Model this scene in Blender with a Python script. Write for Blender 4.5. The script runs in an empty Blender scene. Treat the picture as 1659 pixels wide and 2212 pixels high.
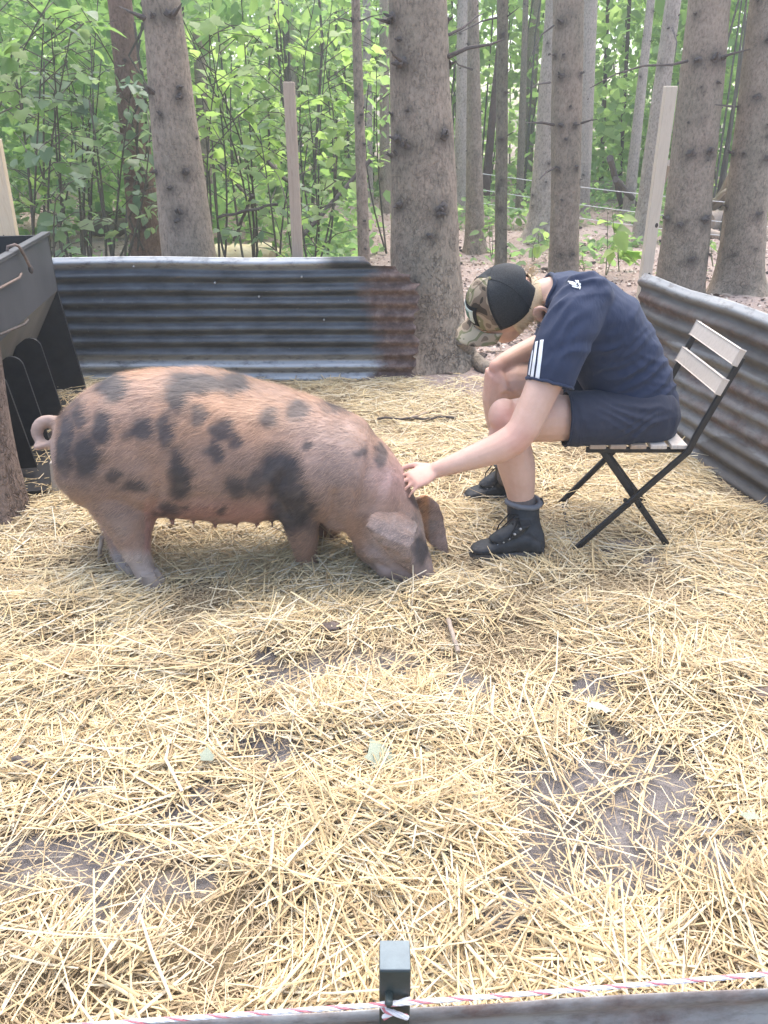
import bpy, bmesh, math, random
import numpy as np
from mathutils import Vector, Matrix
from mathutils.bvhtree import BVHTree

random.seed(7)
rng = np.random.default_rng(11)
SC = bpy.context.scene
COL = SC.collection
R = math.radians

# ------------------------------------------------------------------ camera
PITCH, CAMH, FPX = R(27.1), 1.45, 1671.0          # focal length for a 1659 x 2212 picture
cam = bpy.data.cameras.new('camera')
cam.sensor_fit = 'VERTICAL'
cam.sensor_height = 36.0
cam.lens = 36.0 * FPX / 2212.0
cam.clip_start, cam.clip_end = 0.02, 600
camo = bpy.data.objects.new('camera', cam)
COL.objects.link(camo)
camo.location = (0, 0, CAMH)
camo.rotation_euler = (math.pi / 2 - PITCH, 0, 0)
SC.camera = camo

# ------------------------------------------------------------------ sky, sun, exposure
SUN_EL, SUN_AZ = R(66), R(14)                      # azimuth clockwise from +Y
world = bpy.data.worlds.new('World')
SC.world = world
world.use_nodes = True
wn = world.node_tree
bg = wn.nodes['Background']
sky = wn.nodes.new('ShaderNodeTexSky')
sky.sky_type = 'NISHITA'
sky.sun_disc = False
sky.sun_elevation = SUN_EL
sky.sun_rotation = SUN_AZ
sky.air_density, sky.dust_density, sky.ozone_density = 1.0, 3.0, 1.0
wn.links.new(sky.outputs[0], bg.inputs[0])
bg.inputs[1].default_value = 0.142
sl = bpy.data.lights.new('sun', 'SUN')
sl.energy, sl.angle, sl.color = 1.3, R(80), (1.0, 0.95, 0.86)
so = bpy.data.objects.new('sun', sl)
COL.objects.link(so)
SDIR = Vector((math.sin(SUN_AZ) * math.cos(SUN_EL), math.cos(SUN_AZ) * math.cos(SUN_EL), math.sin(SUN_EL)))
so.rotation_euler = (-SDIR).to_track_quat('-Z', 'Y').to_euler()
so.location = (0, 0, 12)
SC.view_settings.view_transform = 'Standard'
SC.view_settings.look = 'None'
SC.view_settings.gamma = 1.0
SC.view_settings.use_curve_mapping = False
SC.view_settings.exposure = 1.88
SC.cycles.use_denoising = True
SC.cycles.max_bounces = 8
SC.cycles.transparent_max_bounces = 8

# ------------------------------------------------------------------ measuring helpers
CF = Vector((0, math.cos(PITCH), -math.sin(PITCH)))
CU = Vector((0, math.sin(PITCH), math.cos(PITCH)))
CX = Vector((1, 0, 0))
EYE = Vector((0, 0, CAMH))

def ray(u, v):
    return CF + CX * ((u - 829.5) / FPX) + CU * ((1106 - v) / FPX)

def at(u, v, Y):
    "world point seen at picture point (u, v), standing in the vertical plane at distance Y"
    d = ray(u, v)
    return EYE + d * (Y / d.y)

def gnd(u, v, z=0.0):
    d = ray(u, v)
    return EYE + d * ((z - CAMH) / d.z)

def pxm(Y, z):
    "metres per picture unit at that place"
    return (Y * math.cos(PITCH) + (CAMH - z) * math.sin(PITCH)) / FPX

def project(co):
    "numpy (n,3) -> u, v"
    p = co - np.array(EYE)
    d = p @ np.array(CF)
    return 829.5 + FPX * (p @ np.array(CX)) / d, 1106 - FPX * (p @ np.array(CU)) / d

# ------------------------------------------------------------------ noise
_perm = np.random.default_rng(3).random(65536).astype(np.float32)
def _h(ix, iy, iz):
    return _perm[(ix * 73856093 ^ iy * 19349663 ^ iz * 83492791) & 65535]
def vnoise(x, y, z=0.0):
    x, y, z = np.broadcast_arrays(np.asarray(x, float), np.asarray(y, float), np.asarray(z, float))
    ix, iy, iz = np.floor(x).astype(np.int64), np.floor(y).astype(np.int64), np.floor(z).astype(np.int64)
    fx, fy, fz = x - ix, y - iy, z - iz
    fx, fy, fz = fx * fx * (3 - 2 * fx), fy * fy * (3 - 2 * fy), fz * fz * (3 - 2 * fz)
    def c(a, b, d):
        return _h(ix + a, iy + b, iz + d)
    l = lambda p, q, t: p + (q - p) * t
    return l(l(l(c(0,0,0), c(1,0,0), fx), l(c(0,1,0), c(1,1,0), fx), fy),
             l(l(c(0,0,1), c(1,0,1), fx), l(c(0,1,1), c(1,1,1), fx), fy), fz) * 2 - 1
def fbm(x, y, z=0.0, o=3):
    s, a = 0, 1.0
    for k in range(o):
        s = s + a * vnoise(np.asarray(x) * 2**k + 17 * k, np.asarray(y) * 2**k, np.asarray(z) * 2**k + 5 * k)
        a *= 0.5
    return s

# ------------------------------------------------------------------ object helpers
def tag(o, label=None, cat=None, group=None, kind=None):
    for k, v in (('label', label), ('category', cat), ('group', group), ('kind', kind)):
        if v: o[k] = v
    return o

def link(name, data, parent=None):
    o = bpy.data.objects.new(name, data)
    COL.objects.link(o)
    if parent is not None:
        o.parent = parent
        o.matrix_parent_inverse = Matrix.Translation(-Vector(parent.location)) if parent.type == 'EMPTY' else Matrix.Identity(4)
    return o

def thing(name, label, cat, loc=(0, 0, 0), group=None):
    o = bpy.data.objects.new(name, None)
    o.empty_display_size = 0.1
    COL.objects.link(o)
    o.location = loc
    return tag(o, label, cat, group)

class MB:
    "collects shapes, then links them as one mesh object"
    def __init__(self):
        self.v, self.f = [], []
    def add(self, vs, fs):
        n = len(self.v)
        self.v.extend([tuple(p) for p in vs])
        self.f.extend([tuple(i + n for i in f) for f in fs])
        return self
    def loft(self, rings, n=20, cap=True):
        "rings: (centre, half axis a, half axis b) or (.., .., .., exponent)"
        vs, fs = [], []
        for r in rings:
            c, a, b = Vector(r[0]), Vector(r[1]), Vector(r[2])
            e = r[3] if len(r) > 3 else 1.0
            for k in range(n):
                t = 2 * math.pi * k / n
                ct, st = math.cos(t), math.sin(t)
                ct = math.copysign(abs(ct) ** e, ct); st = math.copysign(abs(st) ** e, st)
                vs.append(c + a * ct + b * st)
        m = len(rings)
        for i in range(m - 1):
            for k in range(n):
                k2 = (k + 1) % n
                fs.append((i * n + k, i * n + k2, (i + 1) * n + k2, (i + 1) * n + k))
        if cap:
            vs.append(Vector(rings[0][0])); vs.append(Vector(rings[-1][0]))
            q = m * n
            for k in range(n):
                k2 = (k + 1) % n
                fs.append((q, k2, k))
                fs.append((q + 1, (m - 1) * n + k, (m - 1) * n + k2))
        return self.add(vs, fs)
    def tube(self, pts, rad, n=10, ref=None, flat=1.0, round_ends=True):
        pts = [Vector(p) for p in pts]
        if not hasattr(rad, '__len__'): rad = [rad] * len(pts)
        rings = []
        up = Vector(ref) if ref is not None else None
        for i, p in enumerate(pts):
            d = (pts[min(i + 1, len(pts) - 1)] - pts[max(i - 1, 0)])
            d = d.normalized() if d.length > 1e-9 else Vector((0, 0, 1))
            if up is None:
                up = Vector((0, 0, 1)) if abs(d.z) < 0.9 else Vector((0, 1, 0))
            a = (up - d * up.dot(d)).normalized()
            b = d.cross(a)
            if ref is None: up = a
            r = rad[i]
            ra, rb = (r if hasattr(r, '__len__') else (r * flat, r))
            if round_ends and i == 0:
                rings += [(p - d * rb * .75, a * ra * .5, b * rb * .5), (p - d * rb * .4, a * ra * .85, b * rb * .85)]
            rings.append((p, a * ra, b * rb))
            if round_ends and i == len(pts) - 1:
                rings += [(p + d * rb * .4, a * ra * .85, b * rb * .85), (p + d * rb * .75, a * ra * .5, b * rb * .5)]
        return self.loft(rings, n)
    def ball(self, c, a, b, d, n=16, m=9):
        "ellipsoid with half axis vectors a, b, d"
        c, a, b, d = Vector(c), Vector(a), Vector(b), Vector(d)
        rings = []
        for i in range(m):
            t = math.pi * (i + .5) / m - math.pi / 2
            rings.append((c + d * math.sin(t), a * math.cos(t), b * math.cos(t)))
        return self.loft(rings, n)
    def box(self, c, hx, hy, hz, bev=0.0):
        "half axis vectors"
        c, hx, hy, hz = Vector(c), Vector(hx), Vector(hy), Vector(hz)
        if bev <= 0:
            vs = [c + hx * i + hy * j + hz * k for i in (-1, 1) for j in (-1, 1) for k in (-1, 1)]
            return self.add(vs, [(0,1,3,2),(4,6,7,5),(0,4,5,1),(2,3,7,6),(0,2,6,4),(1,5,7,3)])
        bm = bmesh.new()
        bmesh.ops.create_cube(bm, size=2)
        M3 = Matrix((hx, hy, hz)).transposed()
        for v in bm.verts: v.co = c + M3 @ v.co
        bmesh.ops.bevel(bm, geom=bm.edges[:], offset=bev, segments=2, profile=.5, affect='EDGES')
        bm.verts.index_update()
        self.add([v.co.copy() for v in bm.verts], [[v.index for v in f.verts] for f in bm.faces])
        bm.free()
        return self
    def prism(self, poly, ext):
        "closed polygon (3d points) swept along vector ext"
        ext = Vector(ext); n = len(poly)
        vs = [Vector(p) for p in poly] + [Vector(p) + ext for p in poly]
        fs = [tuple(range(n))[::-1], tuple(range(n, 2 * n))] + [(i, (i + 1) % n, (i + 1) % n + n, i + n) for i in range(n)]
        return self.add(vs, fs)
    def mesh(self, name, mat, smooth=True, fix=True):
        me = bpy.data.meshes.new(name)
        me.from_pydata(self.v, [], self.f)
        if fix:
            bm = bmesh.new(); bm.from_mesh(me)
            bmesh.ops.recalc_face_normals(bm, faces=bm.faces[:])
            bm.to_mesh(me); bm.free()
        if mat: me.materials.append(mat)
        if smooth:
            me.shade_smooth()
            if fix: me.set_sharp_from_angle(angle=R(48))
        return me
    def build(self, name, mat, parent=None, smooth=True, fix=True):
        return link(name, self.mesh(name, mat, smooth, fix), parent)
    def fused(self, name, mat, voxel, smooth_it=4, factor=.5, parent=None):
        "one continuous surface round all shapes"
        me0 = self.mesh('temp', None)
        o = bpy.data.objects.new('temp', me0); COL.objects.link(o)
        m = o.modifiers.new('r', 'REMESH'); m.mode = 'VOXEL'; m.voxel_size = voxel; m.adaptivity = 0
        if smooth_it:
            s = o.modifiers.new('s', 'SMOOTH'); s.iterations = smooth_it; s.factor = factor
        dg = bpy.context.evaluated_depsgraph_get(); dg.update()
        me = bpy.data.meshes.new_from_object(o.evaluated_get(dg))
        bpy.data.objects.remove(o); bpy.data.meshes.remove(me0)
        me.name = name
        me.materials.clear()
        if mat: me.materials.append(mat)
        me.shade_smooth()
        return link(name, me, parent)

def coords(me):
    a = np.empty(len(me.vertices) * 3, np.float32); me.vertices.foreach_get('co', a); return a.reshape(-1, 3).astype(float)
def normals(me):
    a = np.empty(len(me.vertices) * 3, np.float32); me.vertex_normals.foreach_get('vector', a); return a.reshape(-1, 3).astype(float)
def set_coords(me, co):
    me.vertices.foreach_set('co', co.astype(np.float32).ravel()); me.update()
def fattr(me, name, vals):
    a = me.attributes.new(name, 'FLOAT', 'POINT'); a.data.foreach_set('value', np.asarray(vals, np.float32))
def cattr(me, name, rgb):
    a = me.attributes.new(name, 'FLOAT_COLOR', 'POINT')
    a.data.foreach_set('color', np.c_[rgb, np.ones(len(rgb))].astype(np.float32).ravel())
def np_mesh(name, co, quads, mat, smooth=True):
    me = bpy.data.meshes.new(name)
    co = np.asarray(co, np.float32); quads = np.asarray(quads, np.int32)
    n, k = quads.shape
    me.vertices.add(len(co)); me.vertices.foreach_set('co', co.ravel())
    me.loops.add(n * k); me.loops.foreach_set('vertex_index', quads.ravel())
    me.polygons.add(n); me.polygons.foreach_set('loop_start', np.arange(0, n * k, k, dtype=np.int32))
    me.polygons.foreach_set('loop_total', np.full(n, k, np.int32))
    me.update(calc_edges=True)
    if mat: me.materials.append(mat)
    if smooth: me.shade_smooth()
    return me
def bvh(o):
    me = o.data
    mw = o.matrix_world
    off = Vector(o.parent.location) * 0 if o.parent else Vector()
    return BVHTree.FromPolygons([v.co.copy() for v in me.vertices], [tuple(p.vertices) for p in me.polygons])

# ------------------------------------------------------------------ materials
class NT:
    def __init__(self, name):
        self.m = bpy.data.materials.new(name); self.m.use_nodes = True
        self.t = self.m.node_tree; self.b = self.t.nodes['Principled BSDF']
        self.out = self.t.nodes['Material Output']
        self._c = None
    def n(self, typ, **kw):
        x = self.t.nodes.new('ShaderNode' + typ)
        for k, v in kw.items(): setattr(x, k, v)
        return x
    def l(self, a, b): self.t.links.new(a, b)
    def co(self, scale=(1, 1, 1)):
        if self._c is None: self._c = self.n('TexCoord')
        if tuple(scale) == (1, 1, 1): return self._c.outputs['Object']
        mp = self.n('Mapping'); mp.inputs['Scale'].default_value = scale
        self.l(self._c.outputs['Object'], mp.inputs[0]); return mp.outputs[0]
    def noise(self, scale, detail=4, rough=.6, stretch=(1, 1, 1), dist=0):
        x = self.n('TexNoise'); x.inputs['Scale'].default_value = scale; x.inputs['Detail'].default_value = detail
        x.inputs['Roughness'].default_value = rough; x.inputs['Distortion'].default_value = dist
        self.l(self.co(stretch), x.inputs['Vector']); return x.outputs['Fac']
    def ramp(self, fac, stops, interp='LINEAR'):
        x = self.n('ValToRGB'); cr = x.color_ramp; cr.interpolation = interp
        while len(cr.elements) < len(stops): cr.elements.new(.5)
        for e, (p, c) in zip(cr.elements, stops):
            e.position = p; e.color = (c, c, c, 1) if not hasattr(c, '__len__') else (*c, 1)
        self.l(fac, x.inputs[0]); return x.outputs[0]
    def mix(self, fac, a, b, mode='MIX'):
        x = self.n('Mix', data_type='RGBA', blend_type=mode)
        for s, v in ((x.inputs[0], fac), (x.inputs[6], a), (x.inputs[7], b)):
            if hasattr(v, 'links'): self.l(v, s)
            elif hasattr(v, '__len__'): s.default_value = (*v, 1)
            else: s.default_value = v
        return x.outputs[2]
    def math(self, op, a, b=0.0, clamp=False):
        x = self.n('Math', operation=op, use_clamp=clamp)
        for s, v in zip(x.inputs, (a, b)):
            if hasattr(v, 'links'): self.l(v, s)
            else: s.default_value = v
        return x.outputs[0]
    def attr(self, name, color=False):
        x = self.n('Attribute', attribute_name=name); return x.outputs['Color' if color else 'Fac']
    def island(self): return self.n('NewGeometry').outputs['Random Per Island']
    def objrand(self): return self.n('ObjectInfo').outputs['Random']
    def bump(self, h, strength=.5, dist=.01):
        x = self.n('Bump'); x.inputs['Strength'].default_value = strength; x.inputs['Distance'].default_value = dist
        self.l(h, x.inputs['Height']); self.l(x.outputs[0], self.b.inputs['Normal']); return x.outputs[0]
    def set(self, color=None, rough=.7, spec=.3, metal=0.0):
        if color is not None:
            if hasattr(color, 'links'): self.l(color, self.b.inputs['Base Color'])
            else: self.b.inputs['Base Color'].default_value = (*color, 1)
        if hasattr(rough, 'links'): self.l(rough, self.b.inputs['Roughness'])
        else: self.b.inputs['Roughness'].default_value = rough
        self.b.inputs['Specular IOR Level'].default_value = spec
        self.b.inputs['Metallic'].default_value = metal
        return self.m

def mat(name, c1, c2=None, scale=20, rough=.7, spec=.3, metal=0., bump=.2, bscale=None, bdist=.004, stretch=(1, 1, 1)):
    t = NT(name)
    if c2 is None: c2 = tuple(x * .75 for x in c1)
    c = t.ramp(t.noise(scale, 5, .65, stretch), [(.3, c1), (.7, c2)])
    if bump: t.bump(t.noise(bscale or scale * 4, 4, .6, stretch), bump, bdist)
    return t.set(c, rough, spec, metal)

def leaf_mat(name, dark, mid, light, trans=.45, rand='island', rough=.45):
    t = NT(name)
    r = t.island() if rand == 'island' else t.objrand()
    c = t.ramp(r, [(0, dark), (.5, mid), (1, light)])
    c = t.mix(t.math('MULTIPLY', t.noise(9, 2), .5), c, mid)
    t.set(c, rough, .35)
    tr = t.n('BsdfTranslucent')
    tc = t.mix(.6, c, (.97, 1.0, .48), 'MULTIPLY')
    hs = t.n('HueSaturation'); hs.inputs['Value'].default_value = 2.3; hs.inputs['Saturation'].default_value = .95
    t.l(tc, hs.inputs['Color']); t.l(hs.outputs[0], tr.inputs[0])
    mx = t.n('MixShader'); mx.inputs[0].default_value = trans
    t.l(t.b.outputs[0], mx.inputs[1]); t.l(tr.outputs[0], mx.inputs[2]); t.l(mx.outputs[0], t.out.inputs[0])
    return t.m
# ------------------------------------------------------------------ ground
def blobs(spec, mul=1.0):
    out = []
    for u, v, ru, rv, h in spec:
        c = gnd(u, v); s = pxm(c.y, 0)
        ry = (gnd(u, v - rv).y - gnd(u, v + rv).y) / 2
        out.append((c.x, c.y, ru * s * mul, ry * mul, h))
    return out
MOUNDS = blobs([(800, 1575, 200, 75, .055), (690, 1226, 140, 36, .075), (580, 1390, 190, 50, .05), (880, 1790, 230, 85, .055), (400, 1430, 220, 50, .045),
                (1330, 1330, 230, 50, .04), (980, 1310, 150, 40, .06), (1060, 1990, 100, 70, .05), (520, 1900, 230, 70, .045), (120, 1480, 160, 60, .04),
                (1500, 1480, 150, 60, .04), (640, 1600, 120, 50, .03), (1590, 1930, 100, 110, .05), (200, 2080, 260, 60, .05), (110, 1330, 150, 45, .05),
                (1560, 1130, 110, 45, .05), (1480, 960, 80, 25, .05), (1100, 1262, 130, 25, .03)])
BARE = blobs([(1240, 1780, 100, 70, .9), (1420, 1860, 80, 50, .9), (1300, 1690, 130, 80, 1), (1370, 1790, 150, 80, 1), (1270, 1880, 140, 60, 1), (1190, 1960, 110, 50, 1), (230, 1640, 110, 40, 1), (610, 1590, 80, 32, 1),
              (560, 1690, 100, 40, 1), (320, 1790, 80, 30, .75), (120, 1880, 90, 36, .72), (260, 1905, 60, 28, .75), (650, 1470, 90, 30, .95), (940, 1475, 90, 26, .85), (1220, 1490, 90, 26, .9),
              (1300, 1440, 60, 15, .6), (330, 2000, 90, 30, .7), (900, 1300, 60, 12, .7), (1330, 1195, 60, 14, .8), (960, 790, 70, 14, 1.0), (1500, 1610, 60, 30, .5), (420, 1510, 80, 22, .6), (760, 1700, 80, 26, .6), (60, 1760, 60, 22, .6), (1080, 1640, 60, 30, .7), (480, 1830, 80, 26, .6), (820, 1430, 80, 16, .6)], 1.3)
def mound_h(x, y):
    h = np.zeros_like(x)
    for cx, cy, rx, ry, hh in MOUNDS:
        h = h + .8 * hh * np.exp(-(((x - cx) / rx) ** 2 + ((y - cy) / ry) ** 2) * 1.1)
    return h
def bare_m(x, y):
    wx, wy = x + .10 * fbm(x * 5, y * 5, 1, 3), y + .10 * fbm(x * 5, y * 5, 9, 3)
    b = np.zeros_like(x)
    for cx, cy, rx, ry, hh in BARE:
        b = np.maximum(b, hh * np.clip(1.7 - 1.1 * (((wx - cx) / rx) ** 2 + ((wy - cy) / ry) ** 2), 0, 1))
    return np.clip(b * 1.35 - .2 + .55 * b * fbm(x * 5.5, y * 5.5, 12, 3), 0, 1)
def soil_h(x, y):
    far = np.clip((y - 5) / 3, 0, 1)
    return .012 * fbm(x * 2.5, y * 2.5, 2) + .006 * vnoise(x * 11, y * 11, 4) + far * (.05 * fbm(x * .7, y * .7, 6) + .02 * vnoise(x * 4, y * 4))
def pen_mask(x, y):
    "1 inside the pen"
    right = 1.33 + (4.12 - y) * .21
    m = np.clip((4.72 - y) / .12, 0, 1) * np.clip((right - x) / .06, 0, 1) * np.clip((x + 2.3) / .1, 0, 1)
    corner = np.clip(((x - .25) / 1.0 * .55 + (y - 4.25)) / .25, 0, 1) * (x > .2)
    return m * (1 - .8 * corner)

def grid_axis(a, b, step, outer, grow=1.25):
    mid = list(np.arange(a, b, step)); lo, hi = [], []
    s, p = step, a
    while p > -outer:
        s *= grow; p -= s; lo.append(p)
    s, p = step, mid[-1]
    while p < outer:
        s *= grow; p += s; hi.append(p)
    return np.array(lo[::-1] + mid + hi)
gx, gy = grid_axis(-4.5, 4.5, .035, 60), grid_axis(.3, 9.0, .035, 60)
X, Y = np.meshgrid(gx, gy)
Z = soil_h(X, Y) + mound_h(X, Y) * .75 * pen_mask(X, Y) + bare_m(X, Y) * (.010 * fbm(X * 9, Y * 9, 3, 3) - .006)
nx, ny = len(gx), len(gy)
idx = np.arange(nx * ny).reshape(ny, nx)
quads = np.stack([idx[:-1, :-1], idx[:-1, 1:], idx[1:, 1:], idx[1:, :-1]], -1).reshape(-1, 4)
t = NT('soil')
pen, lit = t.attr('pen'), t.attr('litter')
soil = t.ramp(t.noise(14, 6, .7), [(.3, (.16, .142, .134)), (.5, (.225, .203, .193)), (.72, (.29, .265, .252))])
crumb = t.ramp(t.noise(90, 3, .6), [(.35, (.13, .113, .107)), (.6, (.28, .25, .24))])
soil = t.mix(.35, soil, crumb)
chaff = t.ramp(t.noise(60, 5, .75, (1, 2.2, 1)), [(.3, (.13, .095, .06)), (.5, (.27, .20, .115)), (.7, (.46, .36, .21))])
penc = t.mix(lit, soil, chaff)
fl = t.ramp(t.noise(35, 6, .75), [(.28, (.13, .095, .08)), (.45, (.30, .23, .195)), (.6, (.42, .335, .29)), (.8, (.55, .47, .42))])
fl2 = t.ramp(t.noise(1.1, 4, .6), [(.42, (.31, .235, .20)), (.62, (.45, .365, .33))])
fl = t.mix(.45, fl, fl2)
t.bump(t.math('ADD', t.noise(45, 6, .7), t.math('MULTIPLY', t.noise(11, 4, .6), 1.2)), .9, .02)
m_soil = t.set(t.mix(pen, fl, penc), .95, .1)
go = link('ground', np_mesh('ground', np.c_[X.ravel(), Y.ravel(), Z.ravel()], quads, m_soil))
pm = pen_mask(X, Y).ravel()
fattr(go.data, 'pen', pm)
fattr(go.data, 'litter', np.clip(pm * (1 - 1.1 * bare_m(X, Y).ravel()), 0, 1))
tag(go, 'bare brown soil and needle litter of the pen and the forest floor', None, None, 'structure')

# ------------------------------------------------------------------ straw
def straw_mesh(name, n, mat, region, lens, widths, lift=.05, tilt=6., dens=None, seed=1):
    g = np.random.default_rng(seed)
    x0, x1, y0, y1 = region
    cx = g.uniform(x0, x1, n * 3); 
    cy = y0 + (y1 - y0) * g.random(n * 3) ** 1.12
    keep = g.random(n * 3) < dens(cx, cy)
    cx, cy = cx[keep][:n], cy[keep][:n]
    n = len(cx)
    mh = mound_h(cx, cy)
    ln = np.clip(np.exp(g.normal(math.log(lens), .68, n)), .015, .29)
    ln *= np.clip(1.25 - cy * .13, .6, 1.1)
    wd = g.uniform(*widths, n) * np.where(g.random(n) < .12, 1.5, 1)
    flow = vnoise(cx * 1.6, cy * 1.6, 3) * 3.2 + vnoise(cx * 5, cy * 5, 8) * 1.2
    ang = np.where(g.random(n) < .42, flow + g.normal(0, .5, n), g.uniform(0, 2 * math.pi, n))
    til = np.radians(g.normal(0, tilt, n) * (1 + 22 * mh)) + np.where(g.random(n) < .018, g.normal(0, .4, n), 0)
    d = np.c_[np.cos(ang) * np.cos(til), np.sin(ang) * np.cos(til), np.sin(til)]
    side = np.c_[-np.sin(ang), np.cos(ang), np.zeros(n)]
    nrm = np.cross(d, side)
    z = soil_h(cx, cy) + mh * .78 + .004 + lift * g.random(n) ** 1.7 * (.35 + 9 * mh) + np.abs(np.sin(til)) * ln * .42
    c = np.c_[cx, cy, z]
    kink = g.normal(0, .10, n) + np.where(g.random(n) < .25, g.normal(0, .55, n), 0)
    kz = np.abs(g.normal(0, .05, n))
    e1 = c - d * ln[:, None] * .5
    md = c + side * (ln * kink * .3)[:, None] + nrm * (ln * kz * .35)[:, None]
    e2 = c + d * ln[:, None] * .5
    st = []
    for p, s in ((e1, .85), (md, 1.), (e2, .7)):
        w = (wd * s * .5)[:, None]
        st += [p - side * w, p + nrm * w * .9, p + side * w]
    co = np.stack(st, 1).reshape(-1, 3)
    b = (np.arange(n) * 9)[:, None, None]
    q = np.array([[0, 1, 4, 3], [1, 2, 5, 4], [3, 4, 7, 6], [4, 5, 8, 7]])[None]
    return link(name, np_mesh(name, co, (b + q).reshape(-1, 4), mat))
def straw_mat(name, stops, rough=.55):
    t = NT(name)
    f = t.math('ADD', t.math('MULTIPLY', t.island(), .72), t.math('MULTIPLY', t.noise(3.2, 4, .65), .42))
    f = t.math('SUBTRACT', f, .07, True)
    c = t.ramp(f, stops)
    c = t.mix(t.math('MULTIPLY', t.noise(30, 3, .6), .35), c, (.42, .33, .2))
    return t.set(c, rough, .35)
m_straw = straw_mat('straw', [(0, (.20, .14, .085)), (.18, (.38, .27, .145)), (.38, (.575, .43, .222)), (.58, (.67, .54, .30)), (.74, (.70, .61, .42)), (.85, (.52, .46, .35)), (.91, (.74, .68, .52)), (1, (.84, .82, .74))])
m_chaff = straw_mat('chopped straw', [(0, (.16, .12, .08)), (.3, (.34, .25, .15)), (.6, (.52, .40, .23)), (.85, (.64, .53, .34)), (1, (.50, .45, .34))])
def dens_main(x, y):
    front = np.clip((y - .66) / .04, 0, 1)
    return np.clip(pen_mask(x, y) * front * (1 - .972 * bare_m(x, y)) * (.50 + .8 * fbm(x * 3.2, y * 3.2, 5, 3) + 9 * mound_h(x, y)) * (np.abs(x) < .6 * y + .75), 0, 1) * np.clip(1.25 - y * .14, .45, 1)
def dens_chaff(x, y):
    front = np.clip((y - .66) / .04, 0, 1)
    return np.clip(pen_mask(x, y) * front * (1 - .72 * bare_m(x, y)) * .9 * (np.abs(x) < .6 * y + .75), 0, 1)
tag(straw_mesh('straw_litter', 108000, m_straw, (-2.2, 1.95, .62, 4.72), .076, (.0021, .0053), .05, 6, dens_main, 5),
    'loose golden straw strewn over the floor of the pig pen', 'straw', None, 'stuff')
tag(straw_mesh('straw_chaff', 95000, m_chaff, (-2.2, 1.95, .62, 4.72), .034, (.0016, .0034), .02, 5, dens_chaff, 9),
    'short broken bits of straw lying under the longer stalks', 'straw', None, 'stuff')

# ------------------------------------------------------------------ corrugated sheets
def metal_mat(name, dark, light, rustc, rough=.42, metal=.55):
    t = NT(name)
    z = t.ramp(t.noise(5, 6, .65, (1, 1, 2.5)), [(.3, dark), (.7, light)])
    sp = t.ramp(t.noise(40, 5, .7), [(.66, 0.), (.74, 1.)])
    z = t.mix(t.math('MULTIPLY', sp, .35), z, (.5, .5, .5))
    pale = t.math('MULTIPLY', t.attr('pale'), t.ramp(t.noise(11, 5, .7, (1, 1, 3)), [(.25, 0.), (.5, 1.)]), True)
    z = t.mix(pale, z, (.47, .48, .48))
    rs = t.ramp(t.noise(22, 6, .7), [(.3, rustc[0]), (.5, rustc[1]), (.75, rustc[2])])
    rm = t.math('ADD', t.attr('rust'), t.math('MULTIPLY', t.math('SUBTRACT', t.noise(9, 6, .7, (1, 1, 2)), .5), .9))
    rm = t.ramp(rm, [(.34, 0.), (.70, 1.)])
    c = t.mix(rm, z, rs)
    t.set(c, t.math('ADD', t.math('MULTIPLY', rm, .4), rough), .4)
    t.l(t.math('MULTIPLY', t.math('SUBTRACT', 1., rm), metal), t.b.inputs['Metallic'])
    t.bump(t.noise(60, 5, .7), .12, .003)
    return t.m
RUST = ((.06, .040, .034), (.13, .085, .07), (.27, .20, .175))
m_galv = metal_mat('weathered zinc', (.046, .050, .055), (.125, .134, .142), RUST)
m_galv2 = metal_mat('dull zinc', (.080, .073, .067), (.165, .150, .138), RUST, .62, .25)

def corrugated(name, P0, P1, z0, z1, pitch, amp, mat, rustf, palef, endl=None, endr=None, topcut=None, lean=0., dent=.006, cols=90, per=10, phase=0.):
    P0, P1 = Vector(P0), Vector(P1)
    L = (P1 - P0).length; d = (P1 - P0).normalized()
    nrm = Vector((d.y, -d.x, 0))                      # faces the camera side
    rows = int((z1 - z0) / pitch * per) + 1
    s, r = np.meshgrid(np.linspace(0, 1, cols), np.linspace(0, 1, rows))
    S = s.copy() * L
    zz = z0 + (z1 - z0) * r
    if endl is not None: S = endl(zz) + (S / L) * (L - endl(zz))
    if endr is not None: S = S * (endr(zz) / L)
    zz2 = zz + (topcut(S) * r if topcut is not None else 0) + .006 * vnoise(S * 1.5, zz * 3, 2) 
    off = amp * np.cos((zz - z1) / pitch * 2 * math.pi + phase) + dent * fbm(S * 2.2, zz * 5, 7) + lean * (zz - z0)
    side = []
    for k in (0, -.0022):
        o = off + k
        side.append(np.c_[(P0.x + d.x * S + nrm.x * o).ravel(), (P0.y + d.y * S + nrm.y * o).ravel(), zz2.ravel()])
    co = np.r_[side[0], side[1]]
    n = rows * cols; i = np.arange(n).reshape(rows, cols)
    q = np.stack([i[:-1, :-1], i[:-1, 1:], i[1:, 1:], i[1:, :-1]], -1).reshape(-1, 4)
    def edge(a): return np.stack([a[:-1], a[1:], a[1:] + n, a[:-1] + n], -1)
    qs = np.r_[q, q[:, ::-1] + n, edge(i[0])[:, ::-1], edge(i[-1]), edge(i[:, 0]), edge(i[:, -1])[:, ::-1]]
    me = np_mesh(name, co, qs, mat)
    S2, Z2 = np.r_[S.ravel(), S.ravel()], np.r_[zz.ravel(), zz.ravel()]
    fattr(me, 'rust', rustf(S2, Z2)); fattr(me, 'pale', palef(S2, Z2))
    return link(name, me)
BY = 4.62
bl, br = at(60, 640, BY), at(905, 640, BY)
ztop = at(400, 556, BY).z; zbot = -.02
BL = br.x + 2.05
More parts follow.
